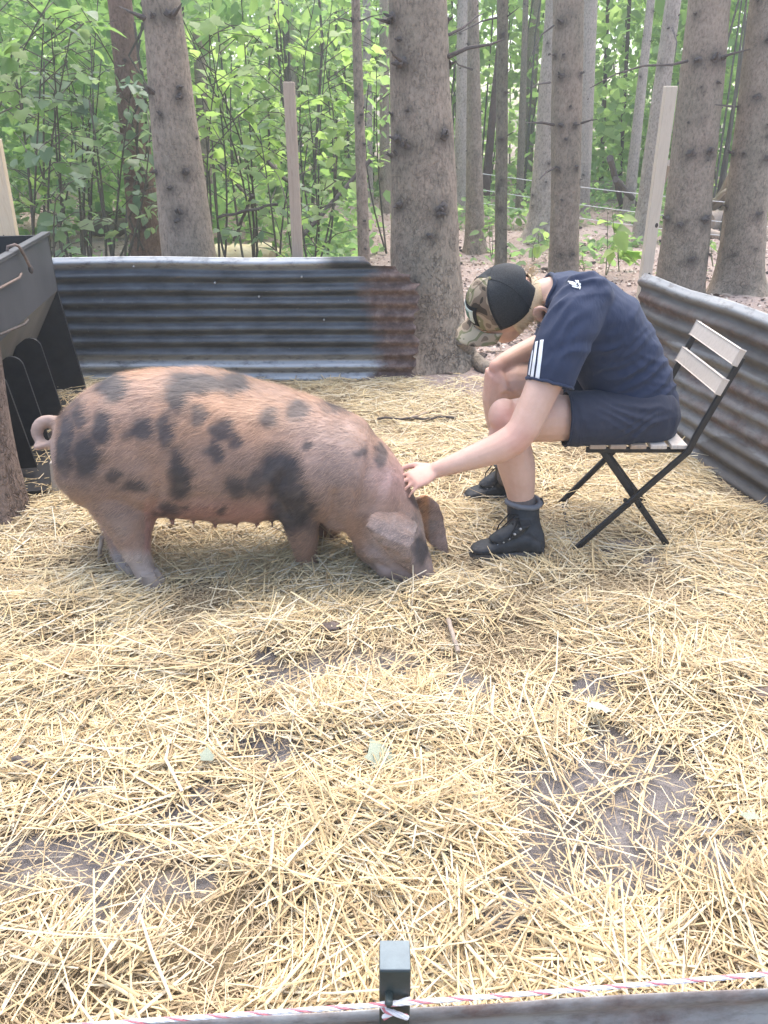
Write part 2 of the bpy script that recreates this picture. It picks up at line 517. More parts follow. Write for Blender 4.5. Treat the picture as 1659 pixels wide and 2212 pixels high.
def back_end(zz):
    h = (zz - zbot) / (ztop - zbot)
    base = BL - .012 * (1 + vnoise(zz * 0, zz * 30, 3)) - .03 * np.clip(.16 - h, 0, 1) - .1 * np.clip(.07 - h, 0, 1) / .07
    return base - np.where(h > .93, .235 + 1.2 * (h - .93), np.where(h > .87, .10, np.where(h > .80, .045, 0))) + .02 * vnoise(zz * 40, zz * 0, 6)
sh = corrugated('corrugated_sheet', (-2.05, BY, 0), (br.x, BY, 0), zbot, ztop, .0765, .0125, m_galv,
    lambda S, z: np.clip((S - (BL - .42)) / .22 + .35 * vnoise(S * 3, z * 9), 0, 1) * .85 + .12 * (z > ztop - .03),
    lambda S, z: np.clip((.17 - z) / .03, 0, 1) * .8 + .75 * np.clip((z - ztop + .075) / .02, 0, 1) * np.clip((BL - .5 - S) / .1, 0, 1), endr=back_end, phase=2.7, dent=.003, cols=140, per=14)  # bottom ridges weathered pale; top ridge paled as if lit by the sky
tag(sh, 'long dark grey corrugated metal sheet with a rusty ragged end, standing behind the pig', 'metal sheet')
RA, RB = at(1372, 610, 4.12), None
RA = Vector((at(1365, 640, 4.1).x, 4.1, 0)); RB = Vector((RA.x + .47, 2.1, 0))
def r_end(zz):
    h = zz / .72
    return .02 + .02 * vnoise(zz * 25, zz * 0, 2) + np.where(h > .93, .0, .02)
sr = corrugated('corrugated_sheet', RA, RB, -.02, .74, .0765, .0115, m_galv2,
    lambda S, z: .22 + .36 * np.clip(vnoise(S * 1.1, z * 13, 4) + .25, 0, 1) + .2 * np.clip(1 - S / .35, 0, 1) * (z > .6),
    lambda S, z: .7 * np.clip((z - .68) / .04, 0, 1) + .25 * (vnoise(S * 2, z * 3, 9) > .3), endl=r_end, phase=2.7,
    topcut=lambda S: -.04 * np.clip(.3 - np.abs(S - .45), 0, 1), dent=.008, cols=110, per=14, lean=-.03)
tag(sr, 'brown grey corrugated metal sheet along the right side behind the folding chair', 'metal sheet')
# near sheet at the camera's feet
zf = .285
f0, f1 = gnd(180, 2212, zf), gnd(1659, 2140, zf)
fd = (f1 - f0).normalized()
sf = corrugated('corrugated_sheet', f0 - fd * .35, f1 + fd * .5, -.02, zf, .0765, .006, m_galv2,
    lambda S, z: .40 + .25 * vnoise(S * 8, z * 14, 4), lambda S, z: .62 + 0 * S, dent=.004, cols=90, phase=1.2)
tag(sf, 'low grey stained corrugated metal sheet at the bottom edge, below the red and white twine', 'metal sheet')
m_nail = mat('nail steel', (.5, .5, .5), (.35, .35, .35), rough=.4, metal=.6, bump=0)
for px, v in ((465, 610), (652, 597), (290, 575), (700, 690), (560, 640)):
    p = at(px, v, BY)
    MB().tube([p + Vector((0, -.005, 0)), p + Vector((0, -.017, 0))], .006, 8).build('nail', m_nail, sh)

# ------------------------------------------------------------------ timber posts
def wood(name, a, b, c=(.3, .2, .12)):
    t = NT(name)
    g = t.ramp(t.noise(6, 6, .65, (9, 9, .7), 1.2), [(.3, a), (.55, b), (.8, c)])
    t.bump(t.noise(20, 5, .6, (8, 8, .5)), .25, .003)
    return t.set(g, .7, .25)
m_new = wood('sawn pine', (.62, .47, .30), (.70, .56, .39), (.50, .35, .2))
m_old = wood('weathered pine', (.36, .27, .21), (.44, .35, .27), (.26, .18, .14))
m_pale = wood('pale timber', (.50, .42, .33), (.57, .49, .39), (.40, .31, .24))
def post(label, ptop, pmid, Y, wpx, matl, depth=.045):
    a, b = at(*ptop, Y), at(*pmid, Y)
    d = (b - a) / (b - a).z
    base = a + d * (-.15 - a.z)
    w = wpx * pxm(Y, 1.0) / 2
    o = MB().box((a + base) / 2, (w, 0, 0), (0, depth / 2, 0), (a - base) / 2, .004).build('wooden_post', matl, smooth=False)
    k = MB()
    for i in range(3):
        z = random.uniform(.2, .9)
        p = base.lerp(a, z) + Vector((random.uniform(-w, w) * .6, -depth / 2, 0))
        k.ball(p, (.008, 0, 0), (0, .0025, 0), (0, 0, .012), 8, 5)
    k.build('knot', m_knot, o)
    return tag(o, label, 'post')
m_knot = mat('knot', (.06, .05, .045), (.11, .085, .07), 60, .9, .1)
m_stub = mat('broken branch', (.07, .062, .058), (.15, .125, .11), 50, .9, .1, bump=.5)
post('pale new sawn wooden post rising behind the black feeder at the left edge', (-18, 300), (20, 505), 4.75, 36, m_new)
post('grey brown weathered square post behind the middle of the long metal sheet', (624, 177), (643, 550), 4.72, 23, m_old)
post('tall pale wooden post leaning at the corner of the right metal sheet', (1449, 186), (1394, 598), 4.2, 24, m_pale)

# ------------------------------------------------------------------ near plastic post and twine
m_plast = mat('black plastic', (.022, .032, .031), (.036, .050, .047), 30, .38, .5, bump=.15)
m_ptop = mat('grey plastic end', (.22, .255, .262), (.18, .205, .212), 40, .95, .02, bump=.1)
pt = gnd(853, 2062, .475)
hw = .0205
p_o = thing('fence_post', 'short square black plastic post with grey top at the bottom edge', 'post', (pt.x, pt.y, 0))
MB().box((pt.x, pt.y, .21), (hw, 0, 0), (0, hw, 0), (0, 0, .262), .003).build('shaft', m_plast, p_o)
MB().box((pt.x, pt.y, .4735), (hw * .96, 0, 0), (0, hw * .96, 0), (0, 0, .0016), .001).build('end_face', m_ptop, p_o)
MB().tube([(pt.x - .008, pt.y - hw, .425), (pt.x - .008, pt.y - hw - .014, .428)], .0055, 10).build('peg', m_plast, p_o)
m_red = mat('red strand', (.55, .16, .19), (.66, .28, .3), 300, .7, .2, bump=.3)
m_wht = mat('white strand', (.80, .79, .80), (.70, .69, .70), 300, .7, .2, bump=.3)
def twine(label, pts, r=.0017, turn=120., group=None):
    o = thing('twine', label, 'twine', pts[0], group)
    pts = [Vector(p) for p in pts]
    path, acc = [], 0
    for a, b in zip(pts[:-1], pts[1:]):
        n = max(2, int((b - a).length / .004))
        path += [a.lerp(b, i / n) for i in range(n)]
    path.append(pts[-1])
    for k, m in enumerate((m_red, m_wht, m_wht, m_wht)):
        q, s = [], 0
        for i, p in enumerate(path):
            if i: s += (p - path[i - 1]).length
            d = (path[min(i + 1, len(path) - 1)] - path[max(i - 1, 0)]).normalized()
            a = d.cross(Vector((0, 0, 1))).normalized(); b = d.cross(a)
            th = s * turn + k * math.pi / 2
            q.append(p + (a * math.cos(th) + b * math.sin(th)) * r)
        MB().tube(q, r * .95, 6, round_ends=False).build('strand', m, o)
    return o
tz = .425
ta, tb = gnd(215, 2212, tz), gnd(1659, 2104, tz)
td = (tb - ta)
tw_pts = [ta - td * .12]
for k in range(9):
    q = ta.lerp(tb, k / 8); q.z -= .004 * math.sin(math.pi * k / 8)
    tw_pts.append(q)
tw_pts.append(tb + td * .1)
twine('red and white twisted twine stretched across the bottom past the plastic post', tw_pts)
fy = pt.y - hw - .006
twine('loose end of red and white twine knotted round the peg of the plastic post',
      [(pt.x + .02, fy + .003, .418), (pt.x + .004, fy - .004, .421), (pt.x - .018, fy - .003, .417), (pt.x - .013, fy - .006, .409), (pt.x + .004, fy - .006, .400), (pt.x + .016, fy - .005, .392), (pt.x + .015, fy - .002, .386), (pt.x - .002, fy - .002, .398), (pt.x - .015, fy - .002, .386)], .0019)

# ------------------------------------------------------------------ pig feeder
m_fgrey = mat('weathered grey panel', (.055, .055, .058), (.085, .084, .087), 3, .55, .35, bump=.1, stretch=(1, 1, .5))
t = NT('stained slope')
t.set(t.ramp(t.noise(3.5, 5, .6, (1, 1, .35)), [(.35, (.10, .095, .085)), (.55, (.15, .14, .125)), (.75, (.20, .185, .16))]), .6, .3); t.bump(t.noise(30), .1, .003)
m_fslope = t.m
m_fblack = mat('black panel', (.014, .014, .017), (.024, .024, .027), 20, .5, .35, bump=.1)
m_flip = mat('pale trough board', (.42, .38, .34), (.34, .30, .26), 8, .7, .25, bump=.2, stretch=(1, 5, 5))
fo = Vector((-1.80, 4.36, 0)); fdv = Vector((.15, -1, 0)).normalized(); fn = Vector((1, .15, 0)).normalized(); UZ = Vector((0, 0, 1))
FL = 1.42
def F(n, s, z): return fo + fn * n + fdv * s + UZ * z
fe = thing('pig_feeder', 'big black and grey hopper feeder standing at the left side of the pen', 'feeder', fo)
def plate(name, poly, s, th, m):  # polygon in (n, z), thickness along the feeder
    return MB().prism([F(n, s, z) for n, z in poly], fdv * th).build(name, m, fe, smooth=False)
plate('end_panel', [(-.56, 0), (.06, 0), (.0, .60), (0, .885), (-.56, .885)], 0, .025, m_fblack)
plate('end_panel', [(-.56, 0), (.06, 0), (.0, .60), (0, .885), (-.56, .885)], FL, .025, m_fblack)
def wallp(name, n0, z0, n1, z1, th, m, s0=.026, s1=FL - .001):
    d = Vector((n1 - n0, z1 - z0)).normalized(); o = Vector((d.y, -d.x)) * th
    return MB().prism([F(n0, s0, z0), F(n1, s0, z1), F(n1 - o.x, s0, z1 - o.y), F(n0 - o.x, s0, z0 - o.y)], fdv * (s1 - s0)).build(name, m, fe, smooth=False)
wallp('front_panel', .003, .60, .003, .888, .02, m_fgrey)
wallp('sloping_panel', -.30, .10, .002, .598, .02, m_fslope)
wallp('back_panel', -.54, .0, -.54, .88, .02, m_fblack)
wallp('trough_floor', -.50, .03, .15, .03, -.02, m_fblack)
wallp('trough_lip', .20, .004, .215, .15, .028, m_flip, .74)
MB().box(F(-.01, FL / 2, .893), fn * .02, fdv * (FL / 2 + .02), UZ * .006, .002).build('rim', m_fgrey, fe, smooth=False)
for s in (.62, .95, 1.22):
    arc = [(.03 - .05 + .05 * math.cos(a), .44 + .05 * math.sin(a)) for a in np.linspace(0, math.pi * .75, 7)]
    fin = plate('divider', [(-.28, .06), (.075, .06)] + arc + [(-.09, .45)], s, .014, m_fblack)
m_rod = mat('rusty rod', (.16, .12, .10), (.26, .2, .17), 60, .7, .3, metal=.3)
hk = thing('hook', 'bent rusty wire hook hanging over the top edge of the feeder', 'hook', F(.02, .62, .86))
MB().tube([F(-.03, .66, .885), F(-.02, .66, .918), F(.012, .655, .925), F(.02, .63, .915), F(.026, .60, .875), F(.03, .575, .835), F(.032, .565, .81)], .007, 8).build('wire', m_rod, hk)
MB().ball(F(.034, .563, .80), fn * .012, fdv * .012, UZ * .02, 10, 7).build('tip', m_stub, hk)
tag(MB().tube([F(.012, 1.1, .80), F(.02, .72, .79), F(.02, .68, .80)], .006, 8).build('rod', m_rod), 'straight thin rod lying against the upper front of the feeder', 'rod')
tag(MB().tube([F(.02, 1.15, .635), F(.03, .82, .60), F(.03, .76, .605)], .006, 8).build('twig', m_stub), 'thin pale stick caught on the sloping front of the feeder', 'stick')
# ------------------------------------------------------------------ spruce trunks
def bark(name, grey, pink, dark, scale=1.0):
    t = NT(name)
    base = t.ramp(t.noise(3.2 * scale, 5, .6, (1, 1, .45)), [(.32, grey), (.62, pink)])
    fleck = t.ramp(t.noise(55 * scale, 5, .75, (1, 1, .55)), [(.30, .45), (.5, 1.), (.72, 1.25)])
    c = t.mix(1., base, fleck, 'MULTIPLY')
    v = t.n('TexVoronoi', feature='DISTANCE_TO_EDGE'); v.inputs['Scale'].default_value = 42 * scale
    t.l(t.co((1, 1, .6)), v.inputs['Vector'])
    nv = t.n('TexNoise'); nv.inputs['Scale'].default_value = 18; nv.inputs['Detail'].default_value = 3
    t.l(t.co((1, 1, .6)), nv.inputs['Vector'])
    mxv = t.n('Mix', data_type='VECTOR'); mxv.inputs[0].default_value = .12
    t.l(t.co((1, 1, .6)), mxv.inputs[4]); t.l(nv.outputs['Color'], mxv.inputs[5]); t.l(mxv.outputs[1], v.inputs['Vector'])
    crack = t.ramp(v.outputs['Distance'], [(0., 0.), (.16, 1.)])
    crack = t.math('ADD', crack, t.ramp(t.noise(12, 4, .7), [(.42, 0.), (.62, 1.)]), True)
    lo = t.attr('flake')
    c = t.mix(t.math('MULTIPLY', t.math('SUBTRACT', 1., crack), t.math('MULTIPLY', lo, .55)), c, dark)
    moss = t.ramp(t.noise(4, 4, .6), [(.56, 0.), (.75, .45)])
    c = t.mix(moss, c, (.13, .125, .10))
    st = t.math('MULTIPLY', t.attr('stain'), t.math('ADD', t.noise(30, 4, .7), .35), True)
    c = t.mix(t.math('MULTIPLY', st, .85), c, (.055, .05, .045))
    h = t.math('ADD', t.noise(80 * scale, 5, .7, (1, 1, .5)), t.math('MULTIPLY', crack, t.math('ADD', t.math('MULTIPLY', lo, 1.2), .15)))
    t.bump(h, .9, .014)
    return t.set(c, .88, .15)
m_bark = bark('spruce bark', (.285, .245, .188), (.37, .295, .23), (.13, .105, .09))
m_bark_p = bark('pale bark', (.42, .36, .30), (.48, .41, .345), (.24, .2, .19))
m_bark_d = bark('dark bark', (.085, .065, .055), (.13, .09, .07), (.04, .03, .03))
m_bark_o = bark('olive bark', (.20, .185, .135), (.25, .215, .16), (.09, .08, .06))

def knot_mesh(seed):
    g = np.random.default_rng(seed)
    mb = MB()
    mb.ball((0, 0, 0), (.036, 0, 0), (0, .009, 0), (0, 0, .024), 14, 7)
    mb.ball((g.uniform(-.008, .008), -.004, .004), (.019, 0, 0), (0, .012, 0), (0, 0, .016), 10, 6)
    for i in range(3):
        a = g.uniform(-.6, .6); b = g.uniform(-.3, .9)
        L = g.uniform(.018, .05)
        mb.tube([(0, 0, 0), (a * L * .6, -L * .6, b * L * .4), (a * L, -L, b * L)], [.010, .008, .004], 6)
    me = mb.mesh('knot', m_stub)
    co = coords(me); co *= 1 + .3 * vnoise(co[:, 0] * 120 + seed, co[:, 1] * 120, co[:, 2] * 120)[:, None]
    set_coords(me, co); return me
KNOTS = [knot_mesh(s) for s in range(4)]

def trunk_line(p1, p2, Y):
    a, b = at(p1[0], p1[1], Y), at(p2[0], p2[1], Y)   # upper, lower
    d = (a - b) / (a.z - b.z)
    return lambda z: b + d * (z - b.z)

def spruce(label, up, low, Y, w_up, w_low, m=None, flare=.35, nk=10, top=None, seed=0, group=None, knots=(), branches=(), flake=.6, sc=1.0, name='spruce_tree', lump=.035):
    g = np.random.default_rng(seed + 50)
    ln = trunk_line(up, low, Y)
    zu, zl = at(*up, Y).z, at(*low, Y).z
    ru, rl = w_up * pxm(Y, zu) / 2, w_low * pxm(Y, zl) / 2
    top = top or max(3.6, CAMH + Y * .16 + .8)
    zs = np.r_[np.arange(-.14, .6, .03), np.arange(.6, top, .035 if Y < 8 else .08)]
    seg = 44 if Y < 8 else 24
    th = np.linspace(0, 2 * math.pi, seg, endpoint=False)
    ph = g.uniform(0, 6.28, 3)
    Zm, Tm = np.meshgrid(zs, th, indexing='ij')
    rad = np.interp(Zm, [zl, zu], [rl, ru])
    rad = np.where(Zm > zu, ru - (Zm - zu) * (rl - ru) / max(zu - zl, .1) * .5, rad)
    rad = np.where(Zm < zl, rl + (zl - Zm) * .012, rad)
    rad = np.maximum(rad, ru * .5)
    lob = np.clip(1 + .55 * np.cos(3 * Tm + ph[0]) + .35 * np.cos(5 * Tm + ph[1]), .1, 2)
    rad = rad * (1 + flare * lob * np.exp(-np.maximum(Zm + .03, 0) / .13) + flare * .25 * np.exp(-np.maximum(Zm, 0) / .45))
    base = ln(0.0)
    cx = np.array([ln(z).x for z in zs])[:, None]
    dx, dy = np.cos(Tm), np.sin(Tm)
    rad = rad * (1 + lump * fbm(dx * 1.5 + seed, dy * 1.5, Zm * 2.2, 3) + .012 * vnoise(dx * 7, dy * 7, Zm * 14))
    co = np.stack([cx + rad * dx, Y + rad * dy, Zm], -1).reshape(-1, 3)
    nz = len(zs); i = np.arange(nz * seg).reshape(nz, seg); j = np.roll(i, -1, 1)
    q = np.stack([i[:-1], j[:-1], j[1:], i[1:]], -1).reshape(-1, 4)
    o = thing(name, label, 'tree', (base.x, Y, 0), group)
    me = np_mesh('trunk', co, q, m or m_bark)
    fattr(me, 'flake', np.clip(flake * np.exp(-np.maximum(Zm.ravel(), 0) / .9) + .12, 0, 1))
    link('trunk', me, o)
    rs = np.random.default_rng(seed)
    spots = [(at(u, v, Y).z, math.asin(max(-1, min(1, (at(u, v, Y).x - ln(at(u, v, Y).z).x) / (np.interp(at(u, v, Y).z, [zl, zu], [rl, ru]))))), s) for u, v, s in knots]
    for k in range(nk):
        spots.append((rs.uniform(.35, min(top, CAMH + .16 * Y)), rs.uniform(-1.45, 1.45), rs.uniform(.45, 1.0)))
    stain = np.zeros(len(co))
    for z, phi, s in spots:
        r = float(np.interp(z, [zl, zu], [rl, ru])); cc = ln(z)
        q_ = np.array([cc.x + math.sin(phi) * r, Y - math.cos(phi) * r, z - .012])
        stain = np.maximum(stain, np.exp(-(((co - q_) / np.array([.05, .05, .038]) / (s * sc)) ** 2).sum(1)))
    fattr(me, 'stain', stain)
    for z, phi, s in spots:
        r = float(np.interp(z, [zl, zu], [rl, ru])) * 1.0
        c = ln(z) + Vector((math.sin(phi) * r, -math.cos(phi) * r, 0))
        k = link('knot', KNOTS[rs.integers(4)], o)
        k.location = c; k.rotation_euler = (rs.uniform(-.2, .2), rs.uniform(-.6, .6), phi)
        s *= sc * .72; k.scale = (s, s, s)
    for pts, r in branches:
        MB().tube([at(u, v, yy) for u, v, yy in pts], [r * (1 - .75 * i / (len(pts) - 1)) for i in range(len(pts))], 7).build('dead_branch', m_stub, o)
    return o

FAR = 'pale trunks far back in the wood'
spruce('stout leaning grey spruce trunk behind the left half of the long metal sheet', (350, 20), (406, 540), 5.15, 84, 114, flare=.2, seed=1, nk=3,
       knots=[(312, 40, 1.2), (375, 35, 1.3), (331, 200, 1.1), (396, 190, .8), (398, 210, 1), (357, 245, .8), (344, 370, 1.1), (412, 368, 1.1), (380, 402, .8), (400, 452, 1.2), (396, 470, 1)],
       branches=[([(376, 32, 5.0), (385, 20, 4.95), (392, 8, 4.9)], .012), ([(312, 38, 5.0), (282, 26, 5.0), (258, 14, 5.1)], .012), ([(331, 200, 5.0), (318, 188, 4.95), (312, 182, 4.95)], .014)], flake=.15)
spruce('reddish brown ivy hung trunk left of the stout leaning spruce', (262, 30), (318, 540), 7.6, 52, 68, flare=.25, seed=2, m=bark('red bark', (.17, .115, .085), (.24, .16, .12), (.07, .05, .04)), nk=4)
spruce('thickest spruce trunk in the middle, standing beside the rusty end of the metal sheet', (903, 40), (921, 640), 5.02, 128, 150, flare=.42, seed=3, nk=4, lump=.045,
       knots=[(848, 40, 1.5), (866, 140, 1.9), (862, 90, .9), (972, 140, 1.2), (968, 45, 1.0), (858, 298, 1.5), (875, 312, 1.3), (957, 290, 1.7), (862, 438, 1.2), (950, 442, 1.6), (946, 455, 1.2), (880, 240, .7), (845, 335, .9), (925, 500, .9)],
       branches=[([(970, 122, 4.95), (1010, 104, 4.95), (1060, 96, 4.98), (1088, 85, 5.0)], .014), ([(840, 48, 4.95), (825, 44, 4.9), (810, 40, 4.9)], .012), ([(866, 130, 4.8), (850, 118, 4.75), (845, 110, 4.72)], .012), ([(970, 75, 5), (1000, 60, 5.1), (1030, 35, 5.2), (1044, 30, 5.3)], .009)], flake=.9)
spruce('slim straight brown trunk between the square post and the thickest spruce', (768, 0), (786, 545), 6.4, 19, 26, flare=.1, seed=4, nk=12, sc=.6, lump=.05, branches=[([(770, 50, 6.4), (740, 40, 6.3), (700, 45, 6.2)], .006), ([(772, 48, 6.4), (800, 36, 6.3), (830, 30, 6.2)], .006), ([(780, 320, 6.4), (800, 312, 6.4)], .005)])
spruce('tall bent trunk with scaly foot right of the thickest spruce', (1022, 20), (1026, 500), 9.6, 24, 40, flare=.35, seed=5, nk=10, sc=.8, flake=.9, branches=[([(1020, 150, 9.5), (990, 140, 9.3), (975, 120, 9.2)], .012)])
spruce('pale grey trunk half hidden behind the bent scaly footed trunk', (1000, 20), (998, 440), 13.2, 24, 34, m_bark_p, flare=.3, seed=6, nk=8)
spruce('slim olive brown trunk rising behind the black cap', (1086, 0), (1082, 540), 7.6, 24, 27, m_bark_o, flare=.05, seed=7, nk=6, sc=.7, lump=.05, knots=[(1086, 75, 1), (1083, 300, 1.3), (1080, 450, 1.3), (1090, 200, .8)],
       branches=[([(1074, 38, 7.6), (1040, 46, 7.5), (1010, 62, 7.4), (975, 78, 7.3)], .009), ([(1074, 520, 7.6), (1058, 522, 7.5)], .009), ([(1092, 295, 7.6), (1110, 285, 7.5)], .008), ([(1090, 40, 7.6), (1110, 25, 7.5), (1122, 15, 7.5)], .007)])
spruce('dark leaning bare trunk between the pale trunks', (1076, 120), (1050, 400), 14.5, 12, 20, m_bark_d, flare=.05, seed=8, nk=0)
spruce('thin pale pole of a trunk in front of a brown trunk', (1136, 0), (1122, 440), 13.5, 12, 17, m_bark_o, flare=.1, seed=9, nk=6, sc=.7)
spruce('brown shaded trunk behind the thin pale pole', (1158, 0), (1136, 370), 17.5, 22, 28, flare=.1, seed=10, nk=6)
spruce('pale trunk with a wide flared foot behind the spruce above the collar', (1196, 20), (1172, 440), 10.7, 36, 52, m_bark_p, flare=.6, seed=11, nk=10, branches=[([(1188, 178, 10.5), (1160, 182, 10.2), (1150, 190, 10.1)], .014), ([(1190, 268, 10.5), (1165, 266, 10.2), (1140, 265, 10.)], .014)])
spruce('straight grey spruce rising behind the navy shirt collar', (1228, 20), (1219, 540), 7.7, 66, 62, flare=.12, seed=12, nk=3,
       knots=[(1206, 50, 1.2), (1208, 165, 1.4), (1206, 270, 1.1), (1236, 268, 1.1), (1240, 360, 1), (1200, 362, 1), (1216, 300, .7), (1230, 545, .8), (1206, 545, .8), (1250, 160, .9), (1212, 120, .6), (1225, 230, .5)],
       branches=[([(1196, 270, 7.6), (1170, 264, 7.4), (1135, 266, 7.2)], .013), ([(1256, 266, 7.6), (1275, 260, 7.5), (1290, 258, 7.5)], .011), ([(1198, 362, 7.6), (1180, 372, 7.4), (1165, 388, 7.3)], .013), ([(1196, 55, 7.6), (1170, 75, 7.5), (1152, 110, 7.4), (1140, 150, 7.3)], .008)])
spruce('pale smooth trunk just right of the spruce above the collar', (1274, 0), (1258, 400), 13.5, 34, 34, m_bark_p, flare=.1, seed=13, nk=8)
spruce('slender knotted pale trunk in the gap right of the navy shirt', (1406, 0), (1361, 420), 13.0, 17, 24, m_bark_p, flare=.15, seed=14, nk=12, sc=.9)
spruce('lilac grey leaning trunk behind the tall pale post', (1452, 20), (1392, 470), 10.5, 34, 38, m_bark_p, flare=.35, seed=15, nk=10, branches=[([(1452, 60, 10.3), (1462, 90, 10.1), (1456, 140, 10)], .012)])
spruce('big knotted spruce behind the corner of the right metal sheet', (1531, 20), (1474, 570), 7.1, 88, 98, flare=.14, seed=16, nk=5, lump=.045,
       knots=[(1494, 132, 1.4), (1530, 128, 1.9), (1478, 330, 1.5), (1518, 325, 1.7), (1438, 470, 1.5), (1456, 480, 1.3), (1508, 470, 1.8), (1478, 553, 1.5), (1520, 545, 1.2), (1548, 130, 1.2), (1500, 190, .6), (1535, 180, .8), (1505, 255, .5), (1475, 265, .5)],
       branches=[([(1550, 128, 7.0), (1575, 118, 6.9), (1620, 106, 6.8)], .016), ([(1484, 132, 7), (1450, 140, 6.8), (1390, 142, 6.6), (1330, 160, 6.5), (1275, 190, 6.4)], .012)], flake=.5)
spruce('big dark spruce with a broad root foot at the right edge', (1656, 40), (1600, 560), 7.15, 76, 86, flare=.6, seed=17, nk=8,
       knots=[(1620, 210, 1.3), (1645, 90, 1.2), (1590, 232, 1), (1582, 330, 1.4), (1640, 340, 1.4), (1560, 445, 1.2), (1620, 458, 1.3)], branches=[([(1582, 230, 7), (1560, 228, 6.9), (1545, 226, 6.9)], .01)], flake=.5)
spruce('rough brown tree foot at the left edge in front of the feeder', (-38, 890), (-20, 1050), 2.82, 100, 116, flare=.35, seed=18, nk=0, top=2.2, m=bark('brown bark', (.20, .15, .125), (.27, .20, .165), (.08, .055, .045)), flake=.8)
for k, (lab, up, low, Y, wu, wl) in enumerate([
    ('distant pale trunk right of the slim brown trunk', (792, 0), (795, 330), 15., 17, 20), ('distant trunk peeping out left of the thickest spruce', (829, 0), (831, 320), 14., 19, 22),
    ('distant pale trunk above the square post', (628, 0), (640, 330), 17., 16, 18), ('distant pale trunk in the lime foliage left of the slim trunk', (690, 0), (697, 330), 19., 16, 18),
    ('distant trunk hidden by leaves right of the stout spruce', (424, 0), (440, 300), 12., 24, 26), ('distant thin trunk near the slim brown trunk', (745, 0), (750, 330), 20., 11, 12),
    ('distant dark stem in the green gap right of the shirt', (1352, 150), (1338, 400), 17., 8, 10), ('distant stem left of the slender knotted trunk', (1310, 100), (1298, 400), 18., 8, 10),
    ('distant stem in the green gap left of the far right spruce', (1590, 200), (1560, 380), 15., 8, 10)]):
    spruce(lab, up, low, Y, wu, wl, [m_bark_p, m_bark, m_bark_p, m_bark_p, m_bark, m_bark, m_bark_d, m_bark_d, m_bark_d][k], flare=.1, seed=30 + k, nk=4, group=FAR)
# low root reaching right from the thickest spruce
rt = MB().tube([at(985, 690, 4.95), at(1000, 735, 4.86), gnd(1016, 770, .05), gnd(1045, 792, .03), gnd(1085, 806, -.02)], [.05, .06, .055, .045, .03], 10).build('root', m_bark)
fattr(rt.data, 'flake', np.full(len(rt.data.vertices), .5))
rt.parent = [o for o in SC.objects if o.get('label', '').startswith('thickest spruce')][0]; rt.matrix_parent_inverse = Matrix.Translation(-Vector(rt.parent.location))

# ------------------------------------------------------------------ logs, sticks, wire
def log(label, p, q, r, m, name='log', cat='log', bend=.02, stubs=0):
    p, q = Vector(p), Vector(q)
    pts = [p.lerp(q, i / 10) + Vector((0, bend * math.sin(i * .9), bend * .6 * math.sin(i * 1.7))) for i in range(11)]
    mb = MB().tube(pts, [r * (1 + .08 * math.sin(i * 2.1)) for i in range(11)], 14, round_ends=False)
    o = tag(mb.build(name, m), label, cat)
    if m.node_tree and any(n.type == 'ATTRIBUTE' for n in m.node_tree.nodes): fattr(o.data, 'flake', np.full(len(o.data.vertices), .6))
    return o
t = NT('peeled log')
c = t.ramp(t.noise(4, 5, .6, (1, 3, 3)), [(.35, (.62, .50, .26)), (.55, (.74, .64, .40)), (.7, (.50, .38, .2))])
pt_ = t.ramp(t.noise(14, 3, .6), [(.66, 0.), (.70, 1.)])
t.set(t.mix(pt_, c, (.12, .07, .05)), .7, .25); t.bump(t.noise(25, 4, .6, (1, 4, 4)), .3, .006)
m_peel = t.m
yl = 6.0
log('thick pale yellow peeled log lying behind the long metal sheet', gnd(462, 556, .08), gnd(582, 549, .08), .125, m_peel)
log('short pale split log end showing just left of the square post', gnd(595, 558, .06), gnd(634, 553, .06), .09, m_peel)
m_deadw = wood('dead wood', (.30, .24, .19), (.38, .31, .25), (.18, .14, .11))
m_mossw = mat('mossy dead wood', (.12, .10, .07), (.18, .15, .10), 10, .9, .1, bump=.5)
log('dark mossy log lying in the undergrowth left of the ivy hung trunk', gnd(180, 492, .12), gnd(285, 490, .12), .11, m_mossw)
log('second rotten log resting behind the dark mossy log', gnd(190, 470, .1), gnd(270, 468, .1), .09, m_mossw)
log('long brown log lying across the far end of the clearing', gnd(1262, 408, .15), gnd(1420, 412, .15), .16, m_deadw)
log('sawn log end with orange face behind the big knotted spruce', gnd(1525, 480, .10), gnd(1580, 474, .10), .14, m_deadw)
log('pale bleached branch on the ground left of the far right spruce', gnd(1518, 505, .05), gnd(1680, 520, .05), .06, m_deadw)
log('thin grey branch lying across the ground by the far right spruce', gnd(1505, 632, .03), gnd(1640, 648, .03), .018, m_deadw, 'branch', 'branch')
log('bare branch leaning over the brush pile', gnd(1395, 465, .05), at(1450, 350, 11.5), .05, m_deadw, 'branch', 'branch')
log('leaning dead branch crossing the far wire', gnd(1385, 455, .05), at(1330, 385, 11.8), .04, m_stub, 'branch', 'branch')
log('crossed dead pole in front of the long brown log', gnd(1345, 450, .05), at(1318, 340, 12.2), .045, m_stub, 'branch', 'branch')
for k in range(7):
    u = 1540 + k * 12 + random.uniform(-8, 8)
    log(['thick pale bough of the brush pile', 'forked bough on the brush pile', 'thin bough sticking up from the brush pile', 'bleached bough low in the brush pile', 'dark bough at the back of the brush pile', 'short bough on top of the brush pile', 'bent bough at the right of the brush pile'][k],
        gnd(u - 25, 452 + k * 3, .05), at(u + random.uniform(10, 70), 370 + random.uniform(-10, 40), 11.3 + .1 * k), random.uniform(.03, .06), m_deadw, 'bough', 'branch')
